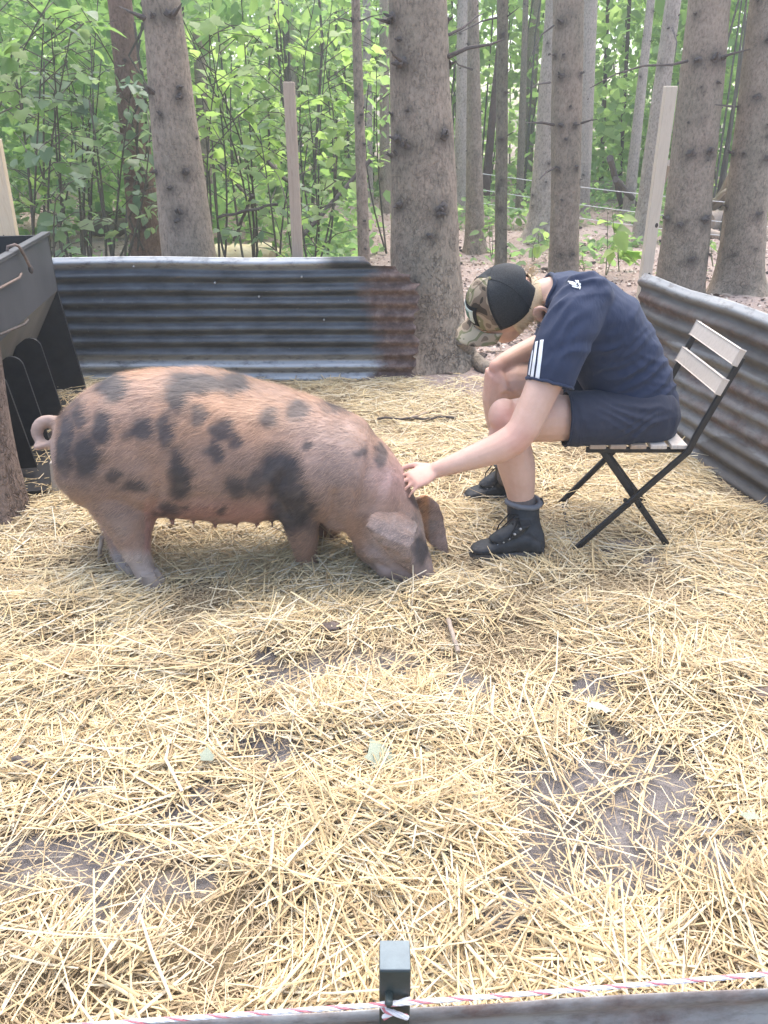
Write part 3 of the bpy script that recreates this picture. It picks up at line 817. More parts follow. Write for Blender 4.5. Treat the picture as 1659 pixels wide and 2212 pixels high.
# leaning sticks in the left thicket
for lab, a, b, r in [('long dark pole leaning in the thicket behind the square post', (645, 520, 8.2), (800, 345, 8.6), .022), ('dark pole slanting right behind the square post', (560, 330, 8.0), (640, 410, 7.8), .018),
                     ('grey stick leaning left of the square post', (505, 520, 7.4), (545, 420, 7.2), .014), ('low stick lying behind the peeled log', (470, 470, 6.8), (600, 440, 7.0), .012),
                     ('crooked pole leaning behind the stout spruce', (575, 470, 7.6), (450, 330, 8.0), .016)]:
    log(lab, at(*a), at(*b), r, m_stub, 'stick', 'stick', .01)
# stump
sp = gnd(985, 462)
st = thing('tree_stump', 'dark broken stump left of the bent scaly footed trunk', 'stump', (sp.x, sp.y, 0))
so_ = MB().tube([(sp.x, sp.y, -.1), (sp.x, sp.y, .2), (sp.x, sp.y, .45)], [.24, .19, .18], 16, round_ends=False).build('base', m_bark_d, st)
fattr(so_.data, 'flake', np.full(len(so_.data.vertices), .8))
for k in range(5):
    MB().tube([(sp.x + random.uniform(-.1, .12), sp.y - .1, .42), (sp.x + random.uniform(-.05, .3), sp.y - .15, .5 + random.uniform(0, .12))], [.05, .02], 6).build('splinter', m_peel, st)
m_wire = mat('white fence wire', (.75, .75, .74), (.65, .65, .65), 200, .6, .3, bump=0)
for lab, a, b in [('top white electric fence wire across the clearing', (1040, 375, 12.6), (1660, 445, 10.3)), ('middle white electric fence wire across the clearing', (1040, 410, 12.6), (1660, 490, 10.3)), ('lowest white electric fence wire across the clearing', (1030, 437, 12.6), (1660, 520, 10.3))]:
    p, q = at(*a), at(*b)
    tag(MB().tube([p.lerp(q, i / 8) - Vector((0, 0, .03 * math.sin(math.pi * i / 8))) for i in range(9)], .0045, 6).build('fence_wire', m_wire), lab, 'wire')

# ------------------------------------------------------------------ leaves
def maple_leaf(seed):
    g = random.Random(seed)
    lob = [(0, 0), (-.18, -.01), (-.40, .02), (-.37, .20), (-.50, .40), (-.33, .47), (-.24, .62), (-.09, .80), (0, .95), (.09, .80), (.24, .62), (.33, .47), (.50, .40), (.37, .20), (.40, .02), (.18, -.01)]
    mb = MB()
    cup, fold = g.uniform(.05, .3), g.uniform(-.12, .18)
    vs = [(x * g.uniform(.92, 1.08), y, -cup * (x * x + .55 * (y - .3) ** 2) + fold * abs(x) + g.uniform(-.02, .02)) for x, y in lob] + [(0, .36, .02)]
    n = len(lob)
    mb.add(vs, [(n, i, (i + 1) % n) for i in range(n)])
    return mb
def ovate_leaf(seed):
    g = random.Random(seed)
    pts = [(0, 0), (-.24, .18), (-.33, .42), (-.2, .74), (0, 1), (.2, .74), (.33, .42), (.24, .18)]
    c, f = g.uniform(.1, .35), g.uniform(.05, .25)
    vs = [(x, y, f * abs(x) - c * (y - .35) ** 2) for x, y in pts] + [(0, .45, 0)]
    return MB().add(vs, [(8, i, (i + 1) % 8) for i in range(8)])
lm_shade = leaf_mat('shaded maple leaf', (.09, .145, .09), (.13, .19, .11), (.19, .25, .13), .38, 'obj', .42)  # duller leaf copy, with shade and bluish sky reflection put into its colour
lm_lime = leaf_mat('backlit maple leaf', (.14, .22, .07), (.19, .285, .09), (.26, .355, .13), .52, 'obj')  # brighter leaf copy, with sunlight shining through put into its colour
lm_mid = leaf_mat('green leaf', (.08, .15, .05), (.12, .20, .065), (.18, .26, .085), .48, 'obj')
lm_far = leaf_mat('far foliage', (.12, .20, .085), (.20, .30, .115), (.33, .43, .19), .55, 'island')
lm_under = leaf_mat('undergrowth leaf', (.10, .18, .08), (.16, .26, .105), (.26, .36, .15), .5, 'island')
def leafset(kind, m):
    return [kind(s).mesh('leaf', m, fix=False) for s in range(4)]
LS = {'shade': leafset(maple_leaf, lm_shade), 'lime': leafset(maple_leaf, lm_lime), 'mid': leafset(maple_leaf, lm_mid), 'oval': leafset(ovate_leaf, lm_mid), 'ovlime': leafset(ovate_leaf, lm_lime), 'ivy': leafset(ovate_leaf, lm_shade)}
m_twig = mat('twig', (.075, .07, .055), (.13, .115, .09), 60, .85, .15)
m_twg = mat('green stem', (.12, .15, .07), (.17, .19, .09), 60, .7, .2)

ALT = {'shade': 'ivy', 'lime': 'ovlime', 'mid': 'oval'}
def put_leaf(kind, p, size, yaw, droop, roll, parent):
    if kind in ALT and random.random() < .35: kind = ALT[kind]
    o = link('leaf', LS[kind][random.randrange(4)], parent)
    o.location = p
    o.rotation_euler = (droop, roll, yaw)
    o.scale = (size, size, size)
    return o
def sapling(label, foot, tip, nleaf, kind, size, spread=.35, stems=1, zlo=.35, group='maple saplings in the thicket', stem_r=.012, cat='sapling', name='maple_sapling', m=None, gap=.0):
    foot, tip = Vector(foot), Vector(tip)
    o = thing(name, label, cat, (foot.x, foot.y, 0), group)
    sm, ends = MB(), []
    for s in range(stems):
        j = Vector((random.gauss(0, spread * .5), random.gauss(0, spread * .5), random.uniform(-.3, .1) * (tip - foot).length * .5)) if s else Vector()
        T = tip + j
        bow = Vector((random.gauss(0, .12), random.gauss(0, .12), 0)) * (T - foot).length * .5
        N = 9
        P = [foot.lerp(T, i / N) + bow * math.sin(math.pi * i / N) for i in range(N + 1)]
        sm.tube(P, [stem_r * (1 - .72 * i / N) for i in range(N + 1)], 6)
        per = nleaf // stems // 5 + 1
        for b in range(per):
            t = zlo + (1 - zlo) * (b + random.random()) / per
            i = min(int(t * N), N - 1)
            q = P[i].lerp(P[i + 1], t * N - i)
            a = random.uniform(0, 6.28)
            L = spread * random.uniform(.5, 1.2)
            e = q + Vector((math.cos(a) * L, math.sin(a) * L, L * random.uniform(.0, .6)))
            mid = q.lerp(e, .5) + Vector((0, 0, L * .12))
            sm.tube([q, mid, e], [stem_r * .42, stem_r * .3, stem_r * .15], 5)
            for k in range(5):
                f = random.uniform(.25, 1.0)
                ends.append(((q.lerp(mid, f * 2) if f < .5 else mid.lerp(e, f * 2 - 1)) + Vector((random.gauss(0, .03), random.gauss(0, .03), random.gauss(-.01, .03))), a))
    sm.build('stem', m or m_twig, o)
    random.shuffle(ends)
    for p, a in ends[:nleaf]:
        put_leaf(kind, p, size * random.uniform(.5, 1.15), a - math.pi / 2 + random.gauss(0, .9), random.gauss(-.45, .4), random.gauss(0, .35), o)
    return o
# dull green maples of the left thicket
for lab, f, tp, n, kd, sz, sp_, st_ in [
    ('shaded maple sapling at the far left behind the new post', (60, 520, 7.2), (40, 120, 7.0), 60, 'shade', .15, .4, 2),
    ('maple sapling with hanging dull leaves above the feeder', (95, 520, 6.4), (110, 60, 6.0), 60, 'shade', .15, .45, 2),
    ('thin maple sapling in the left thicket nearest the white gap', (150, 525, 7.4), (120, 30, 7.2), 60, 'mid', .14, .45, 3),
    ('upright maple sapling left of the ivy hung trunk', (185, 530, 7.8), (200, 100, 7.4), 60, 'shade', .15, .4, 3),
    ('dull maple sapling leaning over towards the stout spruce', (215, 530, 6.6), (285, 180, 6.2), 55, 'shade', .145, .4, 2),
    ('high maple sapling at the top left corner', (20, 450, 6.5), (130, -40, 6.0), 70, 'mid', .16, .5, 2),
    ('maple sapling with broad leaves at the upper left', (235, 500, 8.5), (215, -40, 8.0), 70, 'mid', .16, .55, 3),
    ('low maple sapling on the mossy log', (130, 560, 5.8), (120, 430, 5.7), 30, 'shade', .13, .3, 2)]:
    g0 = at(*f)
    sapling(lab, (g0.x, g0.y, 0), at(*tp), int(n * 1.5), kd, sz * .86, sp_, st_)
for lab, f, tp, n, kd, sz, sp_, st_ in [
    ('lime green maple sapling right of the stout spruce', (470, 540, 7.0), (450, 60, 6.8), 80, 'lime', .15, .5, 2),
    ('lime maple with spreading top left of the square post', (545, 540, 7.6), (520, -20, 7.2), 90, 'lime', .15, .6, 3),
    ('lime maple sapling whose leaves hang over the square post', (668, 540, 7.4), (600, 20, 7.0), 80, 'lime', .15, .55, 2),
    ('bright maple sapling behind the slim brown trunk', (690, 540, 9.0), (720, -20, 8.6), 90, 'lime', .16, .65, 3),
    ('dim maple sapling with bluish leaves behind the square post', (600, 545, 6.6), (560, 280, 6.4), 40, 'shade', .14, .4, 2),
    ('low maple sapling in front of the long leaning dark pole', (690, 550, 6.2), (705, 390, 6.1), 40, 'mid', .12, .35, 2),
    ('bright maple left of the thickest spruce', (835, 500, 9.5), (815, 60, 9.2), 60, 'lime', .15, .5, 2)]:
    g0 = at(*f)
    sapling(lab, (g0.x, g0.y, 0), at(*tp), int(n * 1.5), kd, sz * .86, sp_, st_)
# slim bare rods of the thicket
rods = [('bare dark rod', u, lean) for u, lean in ((20, -40), (48, -18), (75, 20), (118, -14), (150, 12), (172, 30), (205, -12), (232, 22), (262, 10), (470, -25), (500, -40), (530, -30), (560, -45), (660, 4), (690, 20), (448, -12))]
for k, (lb, u, lean) in enumerate(rods):
    Yr = random.uniform(6.2, 9.0)
    b = at(u, 545, Yr); tp = at(u + lean, random.uniform(120, 330), Yr + random.uniform(-.3, .3))
    b.z = -.05
    bow = Vector((random.gauss(0, .06), random.gauss(0, .05), 0))
    o = tag(MB().tube([b.lerp(tp, i / 6) + bow * math.sin(math.pi * i / 6) for i in range(7)], [.014 * (1 - .6 * i / 6) * random.uniform(.9, 1.1) for i in range(7)], 6).build('bare_stem', m_twig),
            'slim bare dark sapling stem standing in the thicket behind the long metal sheet', 'sapling', 'bare stems in the thicket')
# ivy on the red trunk
iv = thing('ivy_vine', 'ivy climbing with round dull leaves on the reddish brown trunk', 'ivy', (at(300, 540, 7.3).x, 7.3, 0))
ivs = MB()
for k in range(3):
    ivs.tube([at(300 + random.uniform(-22, 22), 540 - i * 70, 7.28 + random.uniform(-.04, .02)) for i in range(8)], .01, 5)
ivs.build('stem', m_twig, iv)
for k in range(90):
    v = random.uniform(130, 500); c = 262 + (v - 30) * .108
    put_leaf('ivy', at(c + random.gauss(8, 22), v, 7.25 + random.uniform(-.14, .05)), random.uniform(.06, .13), random.uniform(0, 6.28), random.uniform(-1.3, .2), random.gauss(0, .4), iv)
# small plants in the clearing
for lab, u, v, tu, tv, n, kd, sz, sp_ in [
    ('small maple seedling with big pale leaves rising behind the navy back', 1308, 600, 1312, 455, 14, 'ovlime', .20, .18), ('young plant with drooping leaves between the cap and the straight grey spruce', 1150, 570, 1162, 495, 12, 'ovlime', .13, .12),
    ('pale green seedling beside the foot of the bent trunk', 1062, 560, 1058, 480, 16, 'oval', .11, .18), ('broad maple leaf seedling right behind the navy back', 1338, 592, 1335, 520, 8, 'lime', .2, .12),
    ('low seedling right of the thickest spruce', 988, 592, 984, 552, 6, 'lime', .12, .08), ('seedling with pointed leaves behind the right metal sheet', 1560, 690, 1562, 664, 9, 'oval', .10, .10),
    ('green seedling by the bleached branch', 1540, 575, 1535, 520, 10, 'oval', .12, .12), ('yellow leaved sprig left of the far right spruce', 1540, 470, 1545, 400, 8, 'lime', .16, .18),
    ('bushy plant right behind the far right spruce', 1645, 500, 1650, 440, 16, 'oval', .2, .25), ('bushy plant at the edge of the clearing', 1265, 590, 1258, 540, 10, 'oval', .12, .14),
    ('plant growing through the straw at the sheet foot behind the cap', 1100, 560, 1105, 545, 8, 'oval', .10, .1)]:
    b = gnd(u, v)
    sapling(lab, (b.x, b.y, 0), at(tu, tv, b.y), n, kd, sz, sp_, 2, .3, 'seedlings in the clearing', .006, 'seedling', 'seedling', m_twg)

# ------------------------------------------------------------------ undergrowth and far wood (uncountable)
def leaf_mass(name, label, cat, P, size, mat, flat=.5, seed=1, long=1.5):
    g = np.random.default_rng(seed)
    n = len(P)
    yaw = g.uniform(0, 2 * math.pi, n); pit = g.normal(-.25, flat, n); rol = g.normal(0, flat, n)
    f = np.c_[np.cos(yaw) * np.cos(pit), np.sin(yaw) * np.cos(pit), np.sin(pit)]
    s = np.c_[-np.sin(yaw), np.cos(yaw), np.zeros(n)]
    u = np.cross(f, s)
    s = s * np.cos(rol)[:, None] + u * np.sin(rol)[:, None]
    u = np.cross(f, s)
    sz = (size * np.exp(g.normal(0, .3, n)))[:, None]
    pts = [(0, 0, 0), (.28, .38, .05), (.72, .30, .0), (1.0, 0, -.12), (.72, -.30, 0), (.28, -.38, .05)]
    co = np.stack([P + sz * (f * a * long * .7 + s * b + u * c) for a, b, c in pts], 1).reshape(-1, 3)
    b = (np.arange(n) * 6)[:, None, None]
    q = np.array([[0, 1, 2, 3], [0, 3, 4, 5]])[None]
    return tag(link(name, np_mesh(name, co, (b + q).reshape(-1, 4), mat, smooth=False)), label, cat, None, 'stuff')
def wedge(n, y0, y1, zf, seed, thr, clump=.55, xmul=.62, p=1.0, hmask=None):
    g = np.random.default_rng(seed)
    m = n * 5
    y = y0 + (y1 - y0) * g.random(m) ** p
    x = (g.random(m) * 2 - 1) * (xmul * y + 1.5)
    z = g.random(m) * zf(y)
    k = fbm(x * clump, y * clump, z * clump * 1.3 + seed, 3) > thr
    if hmask is not None: k &= g.random(m) < hmask(x, y, z)
    return np.c_[x, y, z][k][:n]
top = lambda y: CAMH + .19 * y
leaf_mass('distant_wood', 'sunlit green wood closing the view behind the trunks', 'foliage', np.r_[wedge(62000, 15, 24, lambda y: top(y) + 1.5, 21, -.08, p=.9), wedge(50000, 24, 40, lambda y: top(y) + 2, 27, -.3)], .16, lm_far, .6, 21)
left = lambda x, y, z: np.clip((-.02 * y - x) / 1.0, 0, 1)
leaf_mass('left_thicket', 'dense mixed green thicket filling the wood on the left', 'foliage', wedge(19000, 9, 16, top, 22, .08, hmask=lambda x, y, z: np.clip((.02 * y - x) / 1.2, 0, 1) * ~((x / y > -.22) & (x / y < -.125) & (y < 9.8) & (z < .5))), .11, lm_under, .6, 22)
leaf_mass('ground_plants', 'low bright green plants covering the ground between post and slim trunk', 'ground plants',
          wedge(7000, 6.6, 11.5, lambda y: .15 + .11 * (y - 5.6), 23, -.05, 1.2, hmask=lambda x, y, z: np.clip((x + .32 * y) * 2, 0, 1) * np.clip((-.02 * y - x) * 3, 0, 1) * ~((x / y > -.22) & (x / y < -.125) & (y < 9.6))), .085, lm_under, .45, 23)
leaf_mass('low_brambles', 'pale low leaves on the ground left of the stout spruce', 'ground plants',
          wedge(2200, 5.3, 9, lambda y: .1 + .06 * (y - 4.8), 24, .0, 1.2, hmask=lambda x, y, z: np.clip((-.24 * y - x) * 3, 0, 1)), .085, lm_under, .45, 24)
leaf_mass('clearing_weeds', 'scattered low weeds at the back of the clearing', 'ground plants',
          wedge(7000, 8.0, 15, lambda y: .12 + .09 * np.maximum(y - 10, 0), 25, .22, .9, hmask=lambda x, y, z: np.clip((x - .06 * y) * 2, 0, 1) * np.clip((y - 8.0) / 6, .12, 1)), .09, lm_under, .45, 25)
# thin stems of the far wood
fs = MB()
for k in range(150):
    y = random.uniform(10, 26); x = random.uniform(-.6, .6) * y
    if -.05 < x / y < .33 and y < 15.5: y += 6
    h = top(y) + 1; lx = random.gauss(0, .35)
    fs.tube([(x, y, -.1), (x + lx * .5 + random.gauss(0, .1), y, h * .5), (x + lx, y, h)], [random.uniform(.012, .03), .015, .008], 5, round_ends=False)
tag(fs.build('distant_stems', m_twig), 'countless thin sapling stems standing in the far wood', 'stems', None, 'stuff')
# litter on the forest floor
def floor_litter():
    g = np.random.default_rng(31)
    n = 26000
    y = 4.75 + 13 * g.random(n) ** 1.3; x = (g.random(n) * 2 - 1) * (.55 * y + .6)
    k = (pen_mask(x, y) < .3) | (bare_m(x, y) > .7)
    return np.c_[x, y, soil_h(x, y) + .006 + .012 * g.random(n)][k]
t = NT('leaf litter'); t.set(t.ramp(t.island(), [(0, (.07, .045, .035)), (.35, (.20, .14, .11)), (.7, (.36, .27, .22)), (.9, (.50, .43, .37)), (1, (.62, .57, .5))]), .85, .15)
m_lit = t.m
leaf_mass('leaf_litter', 'dry needles, scales and leaves littering the forest floor', 'litter', floor_litter(), .028, m_lit, .3, 32)
g = np.random.default_rng(33)
tw = MB()
for k in range(420):
    y = 4.8 + 11 * g.random() ** 1.4; x = g.uniform(-.5, .5) * y
    if -.1 * y > x and g.random() < .3: continue
    a, L = g.uniform(0, 6.28), g.uniform(.08, .5)
    d = Vector((math.cos(a), math.sin(a) * .7, g.uniform(-.02, .06))) * L
    c = Vector((x, y, float(soil_h(np.array(x), np.array(y))) + .012))
    if float(pen_mask(np.array(x), np.array(y))) > .5: continue
    tw.tube([c - d * .5, c + Vector((0, 0, .01)), c + d * .5], [g.uniform(.003, .008), .005, .003], 5)
tag(tw.build('fallen_twigs', m_deadw), 'thin dead twigs scattered over the forest floor', 'twigs', None, 'stuff')
cn = MB()
for k in range(110):
    y = 5.0 + 7 * g.random() ** 1.3; x = y * g.uniform(.02, .5)
    if float(pen_mask(np.array(x), np.array(y))) > .3: continue
    a = g.uniform(0, 6.28); d = Vector((math.cos(a), math.sin(a), 0))
    cn.ball((x, y, float(soil_h(np.array(x), np.array(y))) + .016), d * .045, d.cross(UZ) * .017, UZ * .017, 8, 6)
tag(cn.build('spruce_cones', mat('cone', (.05, .04, .038), (.10, .08, .07), 80, .9, .1, bump=.8)), 'dark spruce cones lying about the clearing', 'cones', None, 'stuff')

# ------------------------------------------------------------------ haze of the wood
t = NT('haze'); t.t.nodes.remove(t.b)
pv = t.n('VolumePrincipled'); pv.inputs['Color'].default_value = (.93, .97, .95, 1); pv.inputs['Density'].default_value = .0058; pv.inputs['Anisotropy'].default_value = .2
t.l(pv.outputs[0], t.out.inputs['Volume'])
hz = MB().box((0, 0, 6.5), (75, 0, 0), (0, 75, 0), (0, 0, 7.7)).build('haze', t.m, smooth=False)
tag(hz, 'thin pale haze hanging in the wood', None, None, 'stuff')
# ------------------------------------------------------------------ the pig
def sec(pt, pb, Y, hw, k=.93, e=.92):
    a, b = at(*pt, Y), at(*pb, Y)
    return ((a + b) / 2, (a - b) / 2 * k, Vector((0, hw, 0)), e)
pig = thing('pig', 'spotted brown and black pig rooting in the straw with its head down', 'pig', (at(420, 960, 2.48).x, 2.48, 0))
pb = MB()
body = [((128, 905), (128, 960), 2.50, .05), ((136, 882), (140, 1010), 2.50, .13), ((152, 866), (158, 1048), 2.50, .18), ((190, 832), (195, 1080), 2.50, .22), ((250, 803), (255, 1098), 2.49, .24), ((330, 792), (330, 1104), 2.49, .245),
        ((420, 792), (420, 1110), 2.48, .25), ((500, 805), (500, 1120), 2.48, .255), ((580, 829), (575, 1114), 2.47, .25), ((660, 851), (635, 1106), 2.46, .24), ((740, 882), (688, 1110), 2.45, .22), ((800, 917), (725, 1122), 2.43, .192),
        ((842, 962), (748, 1150), 2.41, .165), ((878, 1018), (766, 1188), 2.39, .145), ((908, 1072), (786, 1212), 2.37, .130), ((920, 1122), (802, 1230), 2.35, .115), ((926, 1166), (826, 1246), 2.33, .094), ((932, 1202), (852, 1258), 2.32, .072), ((938, 1228), (872, 1270), 2.31, .058), ((942, 1243), (884, 1276), 2.305, .055)]
pb.loft([sec(*b) for b in body], 32)
def limb(mb, pts, Y, w, dep=1.0, n=16):
    "pts (u, v, half width in picture units[, Y])"
    P = [at(p[0], p[1], p[3] if len(p) > 3 else Y) for p in pts]
    rr = [p[2] * pxm(p[3] if len(p) > 3 else Y, q.z) for p, q in zip(pts, P)]
    mb.tube(P, [(r * dep, r) if w else r for r in rr], n, ref=(0, 1, 0))
limb(pb, [(252, 1000, 100, 2.43), (262, 1065, 84, 2.385), (278, 1118, 62, 2.345), (286, 1160, 43, 2.32), (297, 1200, 31, 2.30), (311, 1232, 25, 2.29), (323, 1258, 23, 2.285)], 2.35, True, .95)
fh = gnd(283, 1240).y + .12
limb(pb, [(262, 1030, 90, 2.60), (262, 1100, 60, 2.62), (262, 1150, 36, fh), (266, 1195, 25, fh - .05), (276, 1225, 22, fh - .10), (288, 1242, 19, fh - .12)], 2.6, True, .95)
limb(pb, [(640, 1010, 80, 2.36), (640, 1075, 55, 2.31), (648, 1120, 41, 2.32), (657, 1160, 31, 2.34), (660, 1195, 26, 2.36), (664, 1215, 25, 2.37)], 2.36, True, .95)
limb(pb, [(690, 1040, 60, 2.56), (700, 1110, 40, 2.60), (708, 1150, 27, 2.62), (712, 1178, 24, 2.63)], 2.6, True, .95)
pb.ball(at(618, 1092, 2.30), (.055, 0, 0), (0, .05, 0), (0, 0, .06))          # elbow
pb.ball(at(560, 985, 2.34), (.12, 0, 0), (0, .10, 0), (0, 0, .16))            # shoulder blade side
pb.ball(at(255, 970, 2.36), (.13, 0, 0), (0, .10, 0), (0, 0, .15))            # ham
pb.ball(at(812, 1185, 2.30), (.055, 0, 0), (0, .06, 0), (0, 0, .05))          # jowl
pb.ball(at(735, 1095, 2.40), (.07, 0, 0), (0, .13, 0), (0, 0, .07))           # brisket
for u in (385, 430, 475, 520, 562, 595):
    for dy in (-.085, .06):
        p = at(u, 1106 if u < 440 else 1112, 2.47); p.y += dy
        pb.tube([p + Vector((0, 0, .06)), p + Vector((0, 0, .02)), p + Vector((0, 0, -.006))], [.014, .010, .0075], 8)
# snout disc
s1, s2 = at(941, 1238, 2.30), at(888, 1271, 2.30)
ax = (s1 - s2).normalized(); nd = Vector((ax.z, 0, -ax.x)); nd = nd if nd.x > 0 else -nd
pb.loft([((s1 + s2) / 2 - nd * .02, ax * .045, Vector((0, .05, 0))), ((s1 + s2) / 2 + nd * .004, ax * .052, Vector((0, .056, 0))), ((s1 + s2) / 2 + nd * .014, ax * .050, Vector((0, .053, 0))), ((s1 + s2) / 2 + nd * .016, ax * .03, Vector((0, .03, 0)))], 20)
# ears
def ear(mb, spine, th=.012):
    rings = []
    for u, v, Y, du, dv in spine:
        c = at(u, v, Y); a = at(u + du, v + dv, Y) - c
        rings.append((c, a, Vector((0, th, 0)) + Vector((0, 0, 0))))
    mb.loft(rings, 20)
def ear_part(name, spine, th, dim=1.0):
    eb = MB(); ear(eb, spine, th)
    o = eb.fused(name, m_hide, .0048, 3, .5, pig)
    co = coords(o.data); no = normals(o.data)
    set_coords(o.data, co + no * (.003 * fbm(co[:, 0] * 25, co[:, 1] * 25, co[:, 2] * 25))[:, None])
    cattr(o.data, 'hide', hide_color(co) * (dim * (1 + .12 * fbm(co[:, 0] * 30, co[:, 1] * 30, co[:, 2] * 30)))[:, None]); return o
NEAR_EAR = [(884, 1098, 2.33, 18, 12), (870, 1116, 2.272, 36, 20), (850, 1138, 2.222, 50, 26), (840, 1160, 2.198, 50, 24), (848, 1184, 2.205, 42, 22), (864, 1208, 2.222, 29, 16), (880, 1228, 2.237, 15, 8), (892, 1243, 2.247, 4, 2)]
FAR_EAR = [(900, 1076, 2.45, 20, -8), (920, 1098, 2.475, 27, -12), (928, 1126, 2.49, 31, -8), (940, 1155, 2.49, 25, -5), (953, 1184, 2.485, 14, -3), (967, 1213, 2.475, 4, -1)]
# tail: one curl
tp = []
for i in range(17):
    a = math.pi * (-.15 + 2.0 * i / 16)
    tp.append(at(104 + 24 * math.cos(a), 935 - 28 * math.sin(a), 2.49 - .05 * i / 16))
pb.tube([at(140, 925, 2.50)] + tp + [at(98, 962, 2.43), at(78, 966, 2.42)], [.032] + [.027 - .010 * i / 16 for i in range(17)] + [.016, .02], 12)
t = NT('pig hide')
vc = t.attr('hide', True)
n1 = t.ramp(t.noise(26, 5, .7, (.35, 1, 1)), [(.3, .62), (.7, 1.06)])
c = t.mix(1., vc, n1, 'MULTIPLY')
t.set(c, .55, .35)
t.b.inputs['Subsurface Weight'].default_value = .06
t.b.inputs['Subsurface Radius'].default_value = (.02, .008, .004)
t.bump(t.noise(70, 5, .7, (.3, 1, 1)), .35, .004)
m_hide = t.m
po = pb.fused('body', m_hide, .0095, 5, .5, pig)
me = po.data
co, no = coords(me), normals(me)
# soft folds and lumps
dis = .006 * fbm(co[:, 0] * 7, co[:, 1] * 7, co[:, 2] * 7, 3) + .006 * np.sin(co[:, 0] * 50 + 3 * vnoise(co[:, 0] * 5, co[:, 1] * 5, co[:, 2] * 5)) * np.exp(-((co[:, 0] - at(850, 1050, 2.4).x) / .16) ** 2)
pu, pv = project(co)
def groove(u0, v0, u1, v1, w, dpt):
    L2 = (u1 - u0) ** 2 + (v1 - v0) ** 2
    tt = ((pu - u0) * (u1 - u0) + (pv - v0) * (v1 - v0)) / L2
    dd = np.abs((pu - u0) * (v1 - v0) - (pv - v0) * (u1 - u0)) / math.sqrt(L2)
    return -dpt * np.exp(-(dd / w) ** 2) * np.clip(tt * 4, 0, 1) * np.clip((1 - tt) * 4, 0, 1) * (no[:, 1] < .2)
dis = dis + groove(612, 1010, 592, 1100, 9, .012) + groove(596, 1075, 640, 1125, 7, .010) + groove(722, 1050, 716, 1130, 10, .012) + groove(345, 1040, 332, 1112, 12, .012) + groove(300, 960, 345, 1060, 18, .006) + groove(800, 985, 770, 1130, 9, .007) + groove(835, 1010, 800, 1120, 8, .007) + groove(690, 900, 660, 1010, 16, .005) + groove(794, 1205, 850, 1235, 5, .009)
set_coords(me, co + no * dis[:, None]); co = coords(me)
SPOTS = [(230, 400, 42, 78), (150, 350, 24, 105), (290, 290, 32, 50), (330, 150, 46, 36), (425, 300, 45, 35), (520, 310, 22, 58), (565, 190, 32, 55), (640, 138, 90, 26), (770, 135, 42, 36), (730, 305, 36, 33), (692, 385, 22, 36), (640, 250, 20, 25), (775, 350, 18, 25),
         (575, 490, 36, 55), (560, 420, 22, 40), (772, 515, 34, 34), (935, 465, 62, 72), (985, 590, 72, 74), (850, 500, 25, 35), (405, 520, 30, 17), (330, 480, 20, 15), (540, 600, 42, 22), (600, 590, 12, 8), (725, 605, 14, 8), (1000, 230, 35, 22), (900, 260, 28, 22), (1040, 375, 16, 16), (1305, 395, 12, 32), (1240, 380, 16, 14), (1310, 270, 26, 42),
         (1462, 752, 20, 40), (1435, 565, 14, 22), (200, 250, 20, 50), (1170, 220, 60, 20),]
